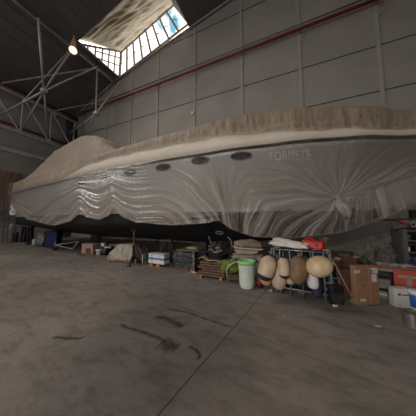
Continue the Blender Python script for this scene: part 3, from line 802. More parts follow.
fm_small = film_mat('wrap_film', (.55, .54, .53), .12, .25, (7, 7, 7), .5, .18, bump=1.0, lo=.45, hi=.75)
MB(k).blob((0, 2.8, 7.3), (9.2, 8.4, 15), .3, 2.6, 12).build('wrap', fm_small, o, smooth=True)
o, k = at_px('blue_crate', 'dark blue sheet-covered crate under the hull, left of the trailer', 'crate', 50, 247.5)
MB(k).box((0, 4, 7.5), (11, 8, 15), (0, .05, 0)).build('crate', M['blued'], o, bevel=.05)
MB(k).blob((0, 4, 14), (12.5, 9.5, 5), .2, 2, 6, .5).build('sheet', M['blued'], o, smooth=True)
o, k = at_px('boat_trailer', 'grey A-frame trailer with a small wheel under the hull', 'trailer', 64, 250.5)
MB(k).tube([(-10, 0, 5.5), (12, 3, 8.5)], .5, 6).build('drawbar', M['steel'], o)
MB(k).tube([(-10, 0, 5.5), (9, -1, 1.8)], .5, 6).build('drawbar', M['steel'], o)
MB(k).tube([(9, -1, 1.8), (12, 3, 8.5)], .45, 6).build('cross_bar', M['steel'], o)
rotx = Matrix.Rotation(PI/2, 3, 'X')
MB(k).lathe([(1, -1), (2.6, -.9), (2.9, 0), (2.6, .9), (1, 1)], (-9, 0, 2.9), 18, rotx).build('wheel', M['tblack'], o, smooth=True)
MB(k).tube([(-9, 1.2, 2.9), (-9, 0, 5.5)], .4, 6).build('fork', M['steel'], o)
MB(k).tube([(-9, 0, 5.5), (-9, 0, 8.5)], .35, 6).build('jockey_handle', M['steel'], o)

# pallet with mixed boxes (x 78-118)
o, k = at_px('pallet', 'low dark wooden pallet carrying pinkish and brown boxes', 'pallet', 93, 256.5, .12)
for yy in (0, 6, 12): MB(k).box((0, yy, .7), (42, 2.2, 1.2)).build('bearer', M['wood'], o)
for xx in range(-20, 21, 5): MB(k).box((xx, 6, 1.6), (4, 14, .6)).build('deck_board', M['wood'], o)
PZ = 1.95*k; pb0 = Vector(o.location)
def on_pal(name, label, cat, dx, dy, rz=YAW, grp=None):
    o2 = thing(name, label, cat, pb0+Vector(((dx*math.cos(.12)-dy*math.sin(.12))*k, (dx*math.sin(.12)+dy*math.cos(.12))*k, PZ)), rz, grp); return o2
o = on_pal('foam_box', 'pinkish foam box with a brown panel on the pallet', 'box', -9, 5, .12)
MB(k).box((0, 0, 5.2), (15, 9, 10.4)).build('body', M['pinkbox'], o, bevel=.03)
MB(k).box((2, -4.6, 3.2), (6, .5, 5)).build('panel', M['card2'], o)
pf = Vector(o.location)
o = thing('crate_frame', 'small black open crate on top of the pinkish foam box', 'crate', pf+Vector((-.1, 0, 10.5*k)), .12)
for sx in (-3.5, 3.5):
    MB(k).tube([(sx, -2, 0), (sx, -2, 3)], .35, 6).build('post', M['tblack'], o); MB(k).tube([(sx, 2, 0), (sx, 2, 3)], .35, 6).build('post', M['tblack'], o)
MB(k).box((0, -2, 3), (7.6, .5, .6)).build('rail', M['tblack'], o); MB(k).box((0, 2, 3), (7.6, .5, .6)).build('rail', M['tblack'], o)
o = on_pal('white_tub', 'small white lidded tub at the front of the pallet', 'tub', 5.5, 1.5)
MB(k).lathe([(2.2, 0), (2.5, 4.2), (2.8, 4.3), (2.8, 5), (.5, 5.2)], n=18).build('body', M['white'], o, smooth=True)
o = on_pal('bin_bag', 'black plastic bag slumped between the white tub and covered pallet', 'bag', 12.5, 2)
MB(k).blob((0, 0, 3.4), (8, 7, 7), .3, 2, 8).build('bag', M['bag'], o, smooth=True)
o = on_pal('speaker_case', 'black case standing behind the white tub on the pallet', 'case', 4, 9)
MB(k).box((0, 0, 6), (8, 5, 12)).build('body', M['tblack'], o, bevel=.03); MB(k).box((0, -2.7, 9), (2.5, .4, 3)).build('panel', M['white'], o)
o = on_pal('cardboard_box', 'dark brown cardboard box behind the black bag on the pallet', 'box', 14, 13)
MB(k).box((0, 0, 5), (12, 6, 10)).build('body', M['card2'], o, bevel=.02); MB(k).box((0, -3.1, 8), (8, .5, 3), (.5, 0, 0)).build('flap', M['card'], o)
o = on_pal('white_jar', 'pair of pale crumpled cartons on top of the black bag', 'carton', 14, 2.5)
o.location.z += 6.2*k
MB(k).blob((0, 0, 1), (3.4, 3, 2.6), .25, 3, 14).build('carton', M['grime'], o, smooth=True); MB(k).blob((2.6, .6, 1), (2.6, 2.4, 2.2), .25, 3, 15).build('carton', M['grime'], o, smooth=True)

# covered pallet (110-142, 243-264)
o, k = at_px('pallet', 'wooden pallet under the sheet-covered white goods', 'pallet', 123, 262.3, .2)
for yy in (0, 8, 16): MB(k).box((0, yy, .7), (30, 2, 1.3)).build('bearer', M['wood'], o)
for xx in range(-14, 15, 4): MB(k).box((xx, 8, 1.7), (3.3, 18, .6)).build('deck_board', M['woodor'], o)
cp0 = Vector(o.location)+Vector((0, 0, 2.05*k))
def lp_(dx, dy, dz=0): return cp0+Vector(((dx*math.cos(.2)-dy*math.sin(.2))*k, (dx*math.sin(.2)+dy*math.cos(.2))*k, dz*k))
for i, (dx, lb) in enumerate(((-9, 'left white sack under the translucent sheet'), (-2, 'middle white sack under the translucent sheet'), (5, 'right white sack under the translucent sheet'))):
    o = thing('white_sack', lb, 'sack', lp_(dx, 4), .2, 'sacks under the sheet')
    MB(k).blob((0, 0, 3), (7.4, 9, 6.4), .15, 1.6, 20+i).build('sack', M['sheet'], o, smooth=True)
o = thing('white_case', 'pale case on the sacks under the translucent sheet', 'case', lp_(-1, 7, 6.2), .2)
MB(k).box((0, 0, 4.6), (18, 9, 9)).build('body', M['beige'], o, bevel=.05)
def drape(u, v):
    x = -15.0+29*u; y = -3.0+20*v
    top = 16.2-1.8*abs(u-.45)*2
    ex = min(u, 1-u)*31; ey = min(v, 1-v)*20
    e = min(1, min(ex/6.0, ey/5.0)); z = 1.2+(top-1.2)*(e**.55)
    w = noise.noise(Vector((x*.35, y*.35, z*.12)))
    return Vector((x+(1-e)*1.2*math.sin(y*1.1+u*9), y+(1-e)*1.0*math.sin(x*.95), z+.6*w-.4))
ds = MB(k).grid(drape, 60, 44).build('dust_sheet', film_mat('dust_sheet', (.60, .56, .50), .30, .35, (7, 7, 7), .35, .25, bump=.8), smooth=True)
ds.location = cp0; ds.rotation_euler = (0, 0, .2); tag(ds, 'translucent dust sheet over white goods on a wooden pallet', 'dust sheet')

o, k = at_px('folding_frame', 'black folded metal frame with pale tube beside the white case', 'frame', 144, 264)
MB(k).tube([(-3, 0, 0), (-3, 1, 14), (0, 1, 17), (2, 1, 14), (2, 0, 0)], .7, 6).build('frame', M['tblack'], o)
MB(k).tube([(-1, -1, 0), (-1, -1, 9)], .8, 6).build('tube', M['galv'], o); MB(k).box((0, 0, 7), (5, 1.5, 7)).build('panel', M['darkbits'], o)
# white case with a blue stripe
o, k = at_px('stripe_case', 'white case with a blue stripe standing on two wooden feet', 'case', 156, 266.5, -.08)
MB(k).box((0, 4, 7.3), (21, 9, 9.5)).build('body', M['white'], o, bevel=.03)
MB(k).box((0, 4, 11.9), (21.6, 9.6, 1.5)).build('lid', M['grime'], o, bevel=.03)
MB(k).box((0, 4, 7.6), (21.3, 9.3, 1.7)).build('stripe', M['blue'], o)
MB(k).box((4.5, -.7, 10), (1, .2, .9)).build('red_mark', M['redp'], o); MB(k).box((-5, -.72, 8), (.5, .25, 7)).build('strap', M['tblack'], o)
for xx in (-6, 3): MB(k).box((xx, 3, 1.25), (4, 8, 2.5)).build('foot', M['woodor'], o)
o = thing('steel_rod', 'thin dark rod leaning up behind the white striped case', 'rod', P(150, 255, 6.4)); 
MB().tube([(0, 0, -.9), (.25, .15, .35)], .015, 6).build('rod', M['tblack'], o)

# shrink-wrapped black pallet load (173-198)
o, k = at_px('pallet', 'low dark pallet under the black shrink-wrapped load', 'pallet', 184, 271, .05)
for yy in (0, 10): MB(k).box((0, yy, .8), (24, 2.4, 1.5)).build('bearer', M['wood'], o)
for xx in range(-11, 12, 4): MB(k).box((xx, 5, 1.9), (3.4, 13, .6)).build('deck_board', M['wood'], o)
w0 = Vector(o.location)+Vector((0, 0, 2.25*k))
o = thing('wrapped_load', 'black goods shrink-wrapped in shiny film on a low pallet', 'wrapped goods', w0, .05)
for z in (3, 8.5, 14): MB(k).box((0, 5.5, z), (22, 11, 5)).build('crate', M['tblack'], o, bevel=.05)
def wrapf(u, v):
    a = 2*PI*u; c, s_ = math.cos(a), math.sin(a)
    q = max(abs(c), abs(s_)); x, y = c/q*12.2, 5.5+s_/q*6.6
    f = 1+.05*noise.noise(Vector((u*24, v*6, 0)))+.03*noise.noise(Vector((u*60, v*14, 0)))
    return Vector((x*f, 5.5+(y-5.5)*f, .3+17.3*v))
MB(k).grid(wrapf, 120, 24).build('shrink_wrap', film_mat('shrink_wrap', (.6, .6, .6), .0, .10, (11, 11, 6), .75, .12, bump=1.0, lo=.56, hi=.74), o, smooth=True)  # thin white streaks in the opacity stand in for glints on the wrap
tp = w0+Vector((.0, .0, 18*k))
o = thing('board', 'thin wooden board lying on the black shrink-wrapped load', 'board', tp, .0)
MB(k).box((5, 4, .6), (24, 13, 1.1), (0, -.02, 0)).build('board', M['wood'], o)
o = thing('green_coil', 'coiled pale green hose on the wooden board', 'hose', tp+Vector((6*k, .1, 1.2*k)), 0)
for z, r in ((.7, 6.5), (1.2, 5.0), (1.5, 3.4)):
    MB(k).tube([(r*math.cos(a*PI/12), 3+.6*r*math.sin(a*PI/12), z) for a in range(25)], .7, 6).build('coil', mk('green_hose', (.20, .34, .14), .5), o, smooth=True)
o, k = at_px('white_post', 'short whitish post standing at the corner of the wrapped load', 'post', 193.5, 272.5)
MB(k).box((0, 0, 10), (1.5, 1.2, 20)).build('post', M['greyb'], o); MB(k).box((0, -.3, .8), (5, 3, 1.4), (0, .3, 0)).build('foot', M['grime'], o)

# stacked planks with a bin bag on top (197-228)
o, k = at_px('pallet', 'orange-footed wooden pallet under the loose planks', 'pallet', 212, 279, .02)
for xx in (-12, 9.5): MB(k).box((xx, 4, 1.4), (2.6, 10, 2.8)).build('foot', M['woodor'], o)
for xx, yy in ((-1, 0), (-1, 5), (-1, 9)): MB(k).box((xx, yy, 3.6), (29, 3, 1.4)).build('deck_board', M['wood'], o)
pz = 4.35
st0 = Vector(o.location)
for i, (w, dz, rx, mt, lb) in enumerate(((28, 0, .02, 'wood', 'bottom brown plank of the pile under the black bag'), (25, 2.5, -.03, 'woodred', 'second reddish plank of the pile under the black bag'), (29, 5, .03, 'woodred', 'third reddish plank of the pile under the black bag'), (27, 7.5, -.02, 'wood', 'fourth brown plank of the pile under the black bag'), (24, 10, .02, 'wood', 'topmost brown plank of the pile under the black bag'))):
    o = thing('plank', lb, 'plank', st0+Vector((0, 0, (pz+dz)*k)), .02+rx*2, 'planks piled on the pallet')
    MB(k).box((-1+(i % 2)*1.5, 4, 1.15), (w, 8.5, 2.0), (0, rx*.5, 0)).build('plank', M[mt], o, bevel=.01)
o = thing('cardboard_sheet', 'bent beige cardboard sheet on the plank pile', 'cardboard', st0+Vector((0, 0, (pz+12.6)*k)), .02)
MB(k).grid(lambda u, v: Vector((-15+27*u, -1+9*v, 1.2+2.2*math.exp(-((u-.15)/.14)**2)-1.6*max(0, u-.6)+.4*math.sin(u*12))), 40, 6).build('sheet', M['beige'], o, solid=.015, smooth=True)
o = thing('bin_bag', 'big shiny black bin bag sitting on the plank pile', 'bag', st0+Vector((3.5*k, .1, (pz+13.2)*k)), 0)
MB(k).blob((0, 4, 8), (22, 14, 17), .22, 1.7, 31, .85, 40, 24).build('bag', M['bag'], o, smooth=True)
MB(k).blob((-3, 4, 16.5), (5, 4, 3.5), .4, 3, 33).build('tied_neck', M['bag'], o, smooth=True)
o = thing('steel_rod', 'thin pale rod sticking up beside the big black bin bag', 'rod', P(232, 262, 5.3)); MB().tube([(0, 0, -.55), (0, 0, .55), (-.05, .02, .68), (-.14, .02, .75)], .018, 6).build('rod', M['greyb'], o)
o = thing('steel_rod', 'thin slanting rod sticking up above the plank pile', 'rod', P(214, 243, 5.2)); MB().tube([(0, 0, -.2), (-.19, 0, .2)], .015, 6).build('rod', M['greyb'], o)
o = thing('blue_bits', 'small dark blue bag beside the big black bin bag', 'bag', st0+Vector((15.5*k, .1, 9*k)), 0)
MB(k).blob((0, 4, 6), (7, 6, 12), .3, 2, 35).build('bag', M['navy'], o, smooth=True)

# green bag on a chair frame, brown base (226-246)
o, k = at_px('garden_chair', 'low chair with white curved tube arms beside the pale bin', 'chair', 234, 283)
MB(k).tube([(-7, 0, 6), (-7, 0, 13), (-5, -.5, 17), (0, -.5, 20), (5, -.3, 21)], .8, 8).build('arm', M['grime'], o, smooth=True)
MB(k).tube([(-6, 8, 6), (-6, 8, 16), (4, 8, 20)], .8, 8).build('arm', M['grime'], o, smooth=True)
MB(k).box((0, 4, 7), (15, 9, 1.2)).build('seat', M['wood'], o)
for xx in (-6, 6):
    for yy in (0, 8): MB(k).box((xx, yy, 3), (1.6, 1.6, 6)).build('leg', M['wood'], o)
MB(k).box((0, 0, 4.5), (14, 1.2, 2.2)).build('rail', M['wood'], o)
o = thing('green_sack', 'yellow-green sack slumped on the low chair behind the pale bin', 'sack', Vector(o.location)+Vector((0, 0, 7.7*k)), YAW)
MB(k).blob((-2.5, 6, 7.5), (19, 9, 15), .28, 1.6, 41).build('sack', M['green'], o, smooth=True)

# bundle of cushions (232-262, 238-258) on a dark crate
o, k = at_px('storage_crate', 'dark crate hidden behind the pale bin under the cushions', 'crate', 249, 279)
MB(k).box((0, 5, 9), (24, 11, 17.5)).build('body', M['darkbits'], o, bevel=.02)
for z in (4, 9, 14): MB(k).box((0, -.7, z), (24, .6, 2.6)).build('slat', M['wood'], o)
c0 = Vector(o.location)
def on_c(name, label, cat, z, grp='cushions and cloths stacked behind the bin'): return thing(name, label, cat, c0+Vector((0, 0, z*k)), YAW, grp)
o = on_c('cloth_pile', 'grey-pink crumpled cloth at the bottom of the cushion stack', 'cloth', 17.8); MB(k).blob((0, 4, 3.0), (29, 14, 6.6), .5, 1.9, 51, .7).build('cloth', M['pinkc'], o, smooth=True)
o = on_c('seat_cushion', 'tan cushion in the middle of the stack behind the bin', 'cushion', 24); MB(k).blob((-.5, 5, 2.6), (24, 13, 6.0), .26, 1.7, 52, .55).build('cushion', M['beige'], o, smooth=True)
o = on_c('white_board', 'pale board lying between the two upper cushions', 'board', 29.4); MB(k).box((0, 4, .6), (29, 12, 1.1), (0, .06, 0)).build('board', M['paper'], o, bevel=.01)
o = on_c('seat_cushion', 'topmost brown cushion on the pale board', 'cushion', 30.6); MB(k).blob((1, 5, 3.4), (24, 12, 8), .30, 1.8, 53, .6).build('cushion', M['brownc'], o, smooth=True)
MB(k).tube([(-10.5, -.9, 3.2), (-3, -1.1, 3.4), (6, -1.1, 3.4), (12, -.8, 3.2)], .3, 6).build('piping', M['beige'], o)
o, k = at_px('cloth_pile', 'pale crumpled cloth between the cushions and the fenders', 'cloth', 263, 287.5, grp := YAW, 'cushions and cloths stacked behind the bin') if False else at_px('cloth_pile', 'pale crumpled cloth between the cushion stack and the leftmost fender', 'cloth', 264, 284)
MB(k).blob((0, 5, 11), (15, 9, 22), .3, 1.5, 55).build('cloth', M['pinkc'], o, smooth=True)
MB(k).blob((2, 4, 22.5), (13, 8, 6), .3, 1.9, 56).build('fold', M['pinkc'], o, smooth=True)

# pale green bin
o, k = at_px('laundry_bin', 'tall pale green ribbed bin with a bright green rim', 'bin', 247, 287)
prof = [(6.2, 0), (6.4, .3)]
for i in range(9): prof += [(6.1+i*.17, .8+i*2.1), (6.9+i*.17, 1.2+i*2.1), (6.9+i*.17, 1.9+i*2.1), (6.1+i*.18, 2.3+i*2.1)]
prof += [(8.3, 20.2), (8.3, 23.5), (7.9, 23.5), (7.4, 3), (.2, 3)]
MB(k).lathe(prof, n=36).build('bin_body', M['binw'], o, smooth=False)
MB(k).lathe([(8.3, 22.6), (8.9, 22.6), (9.0, 25.6), (8.5, 26.2), (7.8, 26.0), (7.6, 22.8)], n=36).build('rim', M['greenlid'], o, smooth=True)

# ------------------------------------------------------------------ fender rack
o, k = at_px('tube_rack', 'galvanised tube rack packed with dark bags behind the fenders', 'rack', 300, 297.5, -.10)
rk = o; rk0 = Vector(o.location)
XS = (-26, -17.5, -8, 3, 13, 21.5, 27)
for x in XS:
    MB(k).tube([(x, 0, 0), (x, 0, 47)], .75, 8).build('upright', M['galv'], o, smooth=True)
    if x in (-26, 27): MB(k).tube([(x, 16, 0), (x, 16, 47)], .75, 8).build('upright', M['galv'], o, smooth=True)
for z in (7, 46): MB(k).tube([(-26.5, 0, z), (27.5, 0, z)], .75, 8).build('rail', M['galv'], o, smooth=True)
MB(k).tube([(-26.5, 0, 36), (27.5, 0, 36)], .5, 8).build('rail', M['galv'], o, smooth=True)
for z in (7, 46):
    for x in (-26, 27): MB(k).tube([(x, 0, z), (x, 16, z)], .7, 8).build('side_rail', M['galv'], o, smooth=True)
for z in (12, 18, 24, 30): MB(k).tube([(21.5, 0, z), (27, 0, z)], .55, 6).build('rung', M['galv'], o)
MB(k).box((0, 8, 6.2), (53, 16, .8)).build('base_shelf', M['darkbits'], o)
MB(k).box((1, -1.2, 5.6), (8, .4, 3.2)).build('number_plate', M['darkbits'], o)
cu = bpy.data.curves.new('plate_text', 'FONT'); cu.body = 'T80'; cu.size = 3.2*k; cu.extrude = .002; cu.align_x = 'CENTER'
fo = bpy.data.objects.new('plate_text_tmp', cu); COL.objects.link(fo)
dg = bpy.context.evaluated_depsgraph_get(); me = bpy.data.meshes.new_from_object(fo.evaluated_get(dg)); bpy.data.objects.remove(fo)
for v in me.vertices: v.co = Vector((v.co.x+1*k, -1.45*k-v.co.z, v.co.y+4.5*k))
me.materials.clear(); me.materials.append(M['greyb']); t = bpy.data.objects.new('plate_lettering', me); COL.objects.link(t); t.parent = o
def rpos(dx, dy, z): 
    c_, s_ = math.cos(-.10), math.sin(-.10)
    return rk0+Vector(((dx*c_-dy*s_)*k, (dx*s_+dy*c_)*k, z*k))
for i, (dx, lb) in enumerate(((-19.5, 'dark navy bag at the left end inside the tube rack'), (-7, 'dark navy bag left of the middle inside the tube rack'), (6, 'dark navy bag right of the middle inside the tube rack'), (19, 'dark navy bag at the right end inside the tube rack'))):
    b = thing('stowed_bag', lb, 'bag', rpos(dx, 8.5, 6.7), -.1, 'navy bags in the tube rack')
    MB(k).blob((0, 0, 18), (12.2, 12.5, 37), .10, 1.5, 60+i, .55).build('bag', M['navy'] if i % 2 else M['tblack'], b, smooth=True)
    MB(k).tube([(-3, -6.3, 26), (-2, -7, 31), (2, -7, 31), (3, -6.3, 26)], .5, 6).build('strap', M['galv'] if i in (0, 2) else M['greyb'], b)
# things lying on the rack
b = thing('canvas_roll', 'crumpled white canvas lying on top of the tube rack', 'canvas', rpos(-9, 7, 46.8), -.1)
MB(k).blob((0, 0, 5.2), (34, 13, 8), .42, 2.2, 71, .5, rot=Matrix.Rotation(.16, 3, 'Y')).build('canvas', M['sheet'], b, smooth=True)
b = thing('rope_heap', 'heap of dark rope and netting along the front of the rack top', 'rope', rpos(0, .5, 46.8), -.1)
for j in range(7):
    MB(k).tube([(-16+j*6.0+7*math.cos(a*.55+j), -1.2+.7*math.sin(a*.9+j), .7+1.0*abs(math.sin(a*.5+j*2))) for a in range(12)], .45, 6).build('strand', M['navy'] if j % 3 else M['rope'], b, smooth=True)
b = thing('jerrycan', 'red plastic jerrycan lying on the rack beside the white canvas', 'jerrycan', rpos(13.5, 10, 47), -.25)
MB(k).box((0, 0, 4.6), (20, 9, 9.2), (0, .10, 0)).build('body', M['redp'], b, bevel=.05)
MB(k).lathe([(1.3, 0), (1.3, 1.2), (1.0, 1.3)], (4, -4.4, 5), 14, Matrix.Rotation(PI/2, 3, 'X')).build('cap', M['tblack'], b)
MB(k).tube([(-7, 0, 9.6), (-6, 0, 11), (0, 0, 11), (1, 0, 9)], .8, 6).build('handle', M['redp'], b)
b = thing('brown_carton', 'small brown carton on the rack end behind the jerrycan', 'carton', rpos(22.5, 14.5, 46.9), -.1)
MB(k).box((0, 0, 6), (6, 5, 12)).build('body', M['card2'], b); MB(k).box((2.5, -2.5, 11.5), (3.5, .3, 3), (.6, .4, 0)).build('flap', M['card'], b)

def fender(name, label, x, y, lw, lh, tilt, mat, off, cap=None, tip=None, pw=2.3, rope=True, base=None, grp='old boat fenders on the tube rack'):
    """x,y: middle in the photo; off: metres in front of the rack's front plane"""
    Yp = (rpos(0, 0, 0).y-off)
    p = P(x, y, Yp); s = mpp(p)
    o = thing(name, label, 'fender', p, YAW, grp)
    rot = Matrix.Rotation(tilt, 3, 'Y')
    n = 22; prof = []
    for i in range(n+1):
        ph = -PI/2+PI*i/n
        c_, s_ = max(0, math.cos(ph)), math.sin(ph)
        rr = (c_**(2/pw)) ; prof.append((max(.02, lw/2*rr), lh/2*math.copysign(abs(s_)**(2/pw*.95), s_)))
    MB(s).lathe(prof, n=28, rot=rot).build('body', M[mat], o, smooth=True)
    if cap:
        cp_ = [(r*1.035+.05, z*1.02) for r, z in prof if z < -lh*.30]
        cp_.append((cp_[-1][0]*.98, cp_[-1][1]+.4))
        MB(s).lathe(cp_, n=28, rot=rot).build('end_cap', M[cap], o, smooth=True)
    if tip:
        cp_ = [(r*1.06+.1, z*1.05) for r, z in prof if z < -lh*.40]
        MB(s).lathe(cp_, n=28, rot=rot).build('end_tip', M[tip], o, smooth=True)
    e = MB(s); e.lathe([(lw*.12, lh*.48), (lw*.13, lh*.53), (lw*.06, lh*.57)], n=12, rot=rot); e.build('eye', M['fnavy'] if cap else M[mat], o, smooth=True)
    if rope:
        a = rot @ Vector((0, 0, lh*.55)); top = (P(x, 251, Yp)-p)/s; tz = Vector((a.x*.7, 1.5, max(a.z+3, (P(x, 252, Yp).z-p.z)/s)))
        MB(s).tube([a, (a+tz)/2+Vector((.3, 0, 0)), tz], .35, 6).build('lanyard', M['rope'], o)
    return o
fender('fender', 'large cream fender leaning left with a navy lower end', 267, 268, 16.5, 25, .34, 'fend', .42, 'fnavy', None)
fender('fender', 'orange ball fender end on the floor under the leaning cream fender', 265.5, 280.5, 9.5, 11, -.9, 'orange', .30, None, None, 2.0, rope=False)
fender('fender', 'long pinkish fender standing on the floor, second from the left', 279, 275.5, 14.5, 27, .04, 'fendp', .25, None, None, 2.5, rope=False)
fender('fender', 'small cream fender with a navy lower end, hung in front', 284, 268, 10.5, 20, -.05, 'fend', .50, 'fnavy', None, 3.0)
fender('fender', 'dark brown weathered fender hanging in the middle of the rack', 298.2, 270, 17, 27.5, .10, 'fendb', .48, None, None, 2.4)
fender('fender', 'big round yellowed fender at the right of the rack', 319, 266.5, 20.5, 25, 1.35, 'fendy', .50, None, None, 2.05)
fender('fender', 'pale fender mostly hidden between the small one and the brown one', 290, 275, 12, 18, 0, 'fendp', .18, None, None, 2.5, rope=False)
fender('fender', 'slim white fender hanging below the big round one', 312.5, 278.5, 10.5, 19, -.08, 'white', .22, None, None, 4)
fender('fender', 'dark navy fender hanging lowest at the right of the rack', 316.5, 287.5, 10, 18, 0, 'fnavy', .17, None, None, 4, rope=False)
o, k2 = at_px('red_buoy', 'small red and black float on the floor left of the fenders', 'float', 260.5, 287.5)
MB(k2).blob((-1.5, 0, 4.6), (4, 4, 4), .1, flat=False).build('float', M['redp'], o, smooth=True); MB(k2).blob((0, 0, 1.8), (8, 5, 3.8), .2, 2, 3).build('base', M['tblack'], o, smooth=True)
o, k2 = at_px('paper_scrap', 'small white scrap on the floor in front of the fenders', 'scrap', 271, 291)
MB(k2).blob((0, 0, .5), (3, 2, 1), .3, 2, 9).build('scrap', M['white'], o)

# ------------------------------------------------------------------ right side
def stick(name, label, cat, a, b, r, mat, head=None):
    o = thing(name, label, cat, a); MB().tube([(0, 0, 0), Vector(b)-Vector(a)], r, 8).build('pole', M[mat], o, smooth=True); return o
bq = G(353, 303); o = stick('broom', 'brown-handled broom leaning from the rack towards the cardboard', 'broom', bq+Vector((0, 0, .09)), P(328, 251, 4.5), .016, 'pole')
MB().box((0, 0, -.04), (.10, .08, .09), (0, .3, 0)).build('head', mk('green_broom_head', (.10, .14, .10), .8), o)
bq = G(341, 301); stick('grey_pole', 'grey tube leaning against the right end of the rack', 'pole', bq, P(327, 268, 4.42), .02, 'galv')
o, k = at_px('tool_bag', 'black tool trolley bag on the floor beside the rack', 'bag', 338, 305)
MB(k).box((0, 3, 10.5), (14, 7, 18)).build('body', M['tblack'], o, bevel=.05)
MB(k).box((0, -.7, 7), (11, .8, 8)).build('pocket', M['darkbits'], o, bevel=.02)
MB(k).tube([(-5, 3, 19), (-5, 3, 25), (5, 3, 25), (5, 3, 19)], .6, 6).build('handle', M['galv'], o)
for x in (-5.5, 5.5): MB(k).lathe([(.4, -.7), (1.5, -.7), (1.5, .7), (.4, .7)], (x, 1, 1.5), 14, rotx).build('wheel', M['tblack'], o)
o, k = at_px('paper_scrap', 'white crumpled scrap on the floor in front of the black tool bag', 'scrap', 335, 306.5)
MB(k).blob((0, 0, .9), (5, 3, 1.8), .3, 2, 5).build('scrap', M['paper'], o)
o, k = at_px('paper_scrap', 'flat white scrap of paper lying on the bare floor on the right', 'scrap', 378, 326.5)
MB(k).blob((0, 0, .25), (6.5, 2.5, .5), .3, 2, 6).build('scrap', M['paper'], o)
o, k = at_px('paper_scrap', 'tiny pale scrap on the bare floor in front of the rack', 'scrap', 285, 316)
MB(k).blob((0, 0, .2), (2.5, 1.2, .4), .3, 2, 7).build('scrap', M['paper'], o)

# cardboard: tall folded sheet box with tape and labels
o, k = at_px('cardboard_box', 'tall flat brown cardboard box with white labels and tape', 'box', 367.5, 305.5, YAW+.08)
MB(k).box((-3.5, 3.5, 19.5), (14.5, 6, 38.6)).build('left_panel', M['card'], o, bevel=.012)
MB(k).box((9.2, 3.2, 19.3), (11, 6, 38), (0, 0, .08)).build('right_panel', M['card'], o, bevel=.012)
for x, z, w, hgt, mt in ((-8.5, 33, 6, 3, 'tape'), (-4, 5.2, 6, 2.6, 'tape'), (9.8, 35.5, 7, 2.2, 'paper'), (11, 32.6, 6, 2.2, 'paper'), (9.2, 26.5, 5.5, 7.5, 'paper')):
    MB(k).box((x, .35 if x < 3 else .12, z), (w, .5, hgt), (0, random.uniform(-.12, .12), .0)).build('label', M[mt], o)
MB(k).box((-2.5, .4, 19), (2.2, .4, .8)).build('hand_hole', M['darkbits'], o)
b = thing('dark_stack', 'dark folded cardboard standing behind the broom pole', 'cardboard', G(349, 300), YAW)
for x, tz in ((-7, -.06), (-3, .02), (1.5, .05)): MB(k).box((x, 3+x*.2, 16), (6, 2, 31), (0, tz, 0)).build('sheet', M['card2'], b)
# supports and open boxes behind
b = thing('storage_box', 'dark closed box hidden behind the tall cardboard', 'box', G(352, 296), YAW); kb = mpp(G(352, 296))
MB(kb).box((2, 6, 12), (36, 9, 24)).build('body', M['darkbits'], b)
MB(kb).box((2, 6, 24.2), (36.5, 9.4, .7)).build('lid', M['card2'], b)
bt = Vector(b.location)+Vector((0, 0, 24.6*kb))
def openbox(label, off, w, d, hgt, rz, mats, tilt=0):
    o = thing('open_carton', label, 'carton', bt+Vector(off), rz, 'open cartons behind the tall cardboard')
    MB(kb).box((0, 0, .3), (w, d, .5)).build('base_panel', M[mats], o)
    for x, y, sx, sy in ((-w/2, 0, .5, d), (w/2, 0, .5, d), (0, -d/2, w, .5), (0, d/2, w, .5)): MB(kb).box((x, y, hgt/2), (sx, sy, hgt)).build('side_panel', M[mats], o)
    MB(kb).box((w/2+1.6, 0, hgt+1.3), (.4, d*.9, 4), (0, .9, 0)).build('flap', M['card'], o)
    MB(kb).box((0, d/2+1, hgt+1.5), (w*.9, .4, 4), (-.5, 0, 0)).build('flap', M[mats], o)
    MB(kb).box((-w/2-1.2, 0, hgt+1.3), (.4, d*.9, 4), (0, -.8, 0)).build('flap', M[mats], o)
    return o
openbox('open brown carton right behind the rack end', (-.30, .15, 0), 12, 8, 8, YAW+.2, 'card2')
openbox('larger open brown carton beside the olive tarpaulin heap', (.06, .36, 0), 13, 8, 10, YAW-.15, 'card2')

# red bench
tl_, tr_ = G(377, 301), G(412, 300)
o, k = at_px('work_bench', 'low orange-red bench with open dark shelves under the tarpaulin heap', 'bench', 398, 300, -.16)
bo = Vector(o.location)
MB(k).box((8, 10, 31.2), (62, 20, 1.6)).build('top', M['orred'], o, bevel=.01)
MB(k).box((8, .1, 28.5), (61, .8, 3)).build('apron', M['greyb'], o)
for x in (-21, 8, 38):
    for y in (1.5, 18.5): MB(k).box((x, y, 15), (1.8, 1.8, 30)).build('leg', M['orred'] if x == 38 else M['darkbits'], o)
MB(k).box((8, 10, 8.4), (60, 17, .8)).build('shelf', M['darkbits'], o); MB(k).box((8, 19.5, 16), (60, .5, 27)).build('back_panel', M['darkbits'], o)
def bpos(dx, dy, z): 
    c_, s_ = math.cos(-.16), math.sin(-.16); return bo+Vector(((dx*c_-dy*s_)*k, (dx*s_+dy*c_)*k, z*k))
b = thing('painted_sign', 'orange-red panel with a pale letter T leaning on the bench front', 'panel', bpos(7.2, -1.9, 8.0), -.16)
MB(k).box((0, 0, 10.8), (19, .8, 21.5)).build('panel', M['orred'], b)
MB(k).box((-.5, -.5, 16), (12, .3, 2.4)).build('letter', M['tmark'], b); MB(k).box((1, -.5, 9.8), (3.6, .3, 12)).build('letter', M['tmark'], b)
b = thing('bench_shelf_box', 'grey box on the lower shelf of the orange-red bench', 'box', bpos(-10, 5, 8.9), -.16)
MB(k).box((0, 2, 4.5), (12, 9, 9)).build('body', M['greyb'], b); MB(k).box((0, 2, 9.3), (12.6, 9.6, 1)).build('lid', M['card2'], b)
b = thing('grey_tin', 'small grey tin under the orange-red bench', 'tin', bpos(-11, 1, 0), -.16)
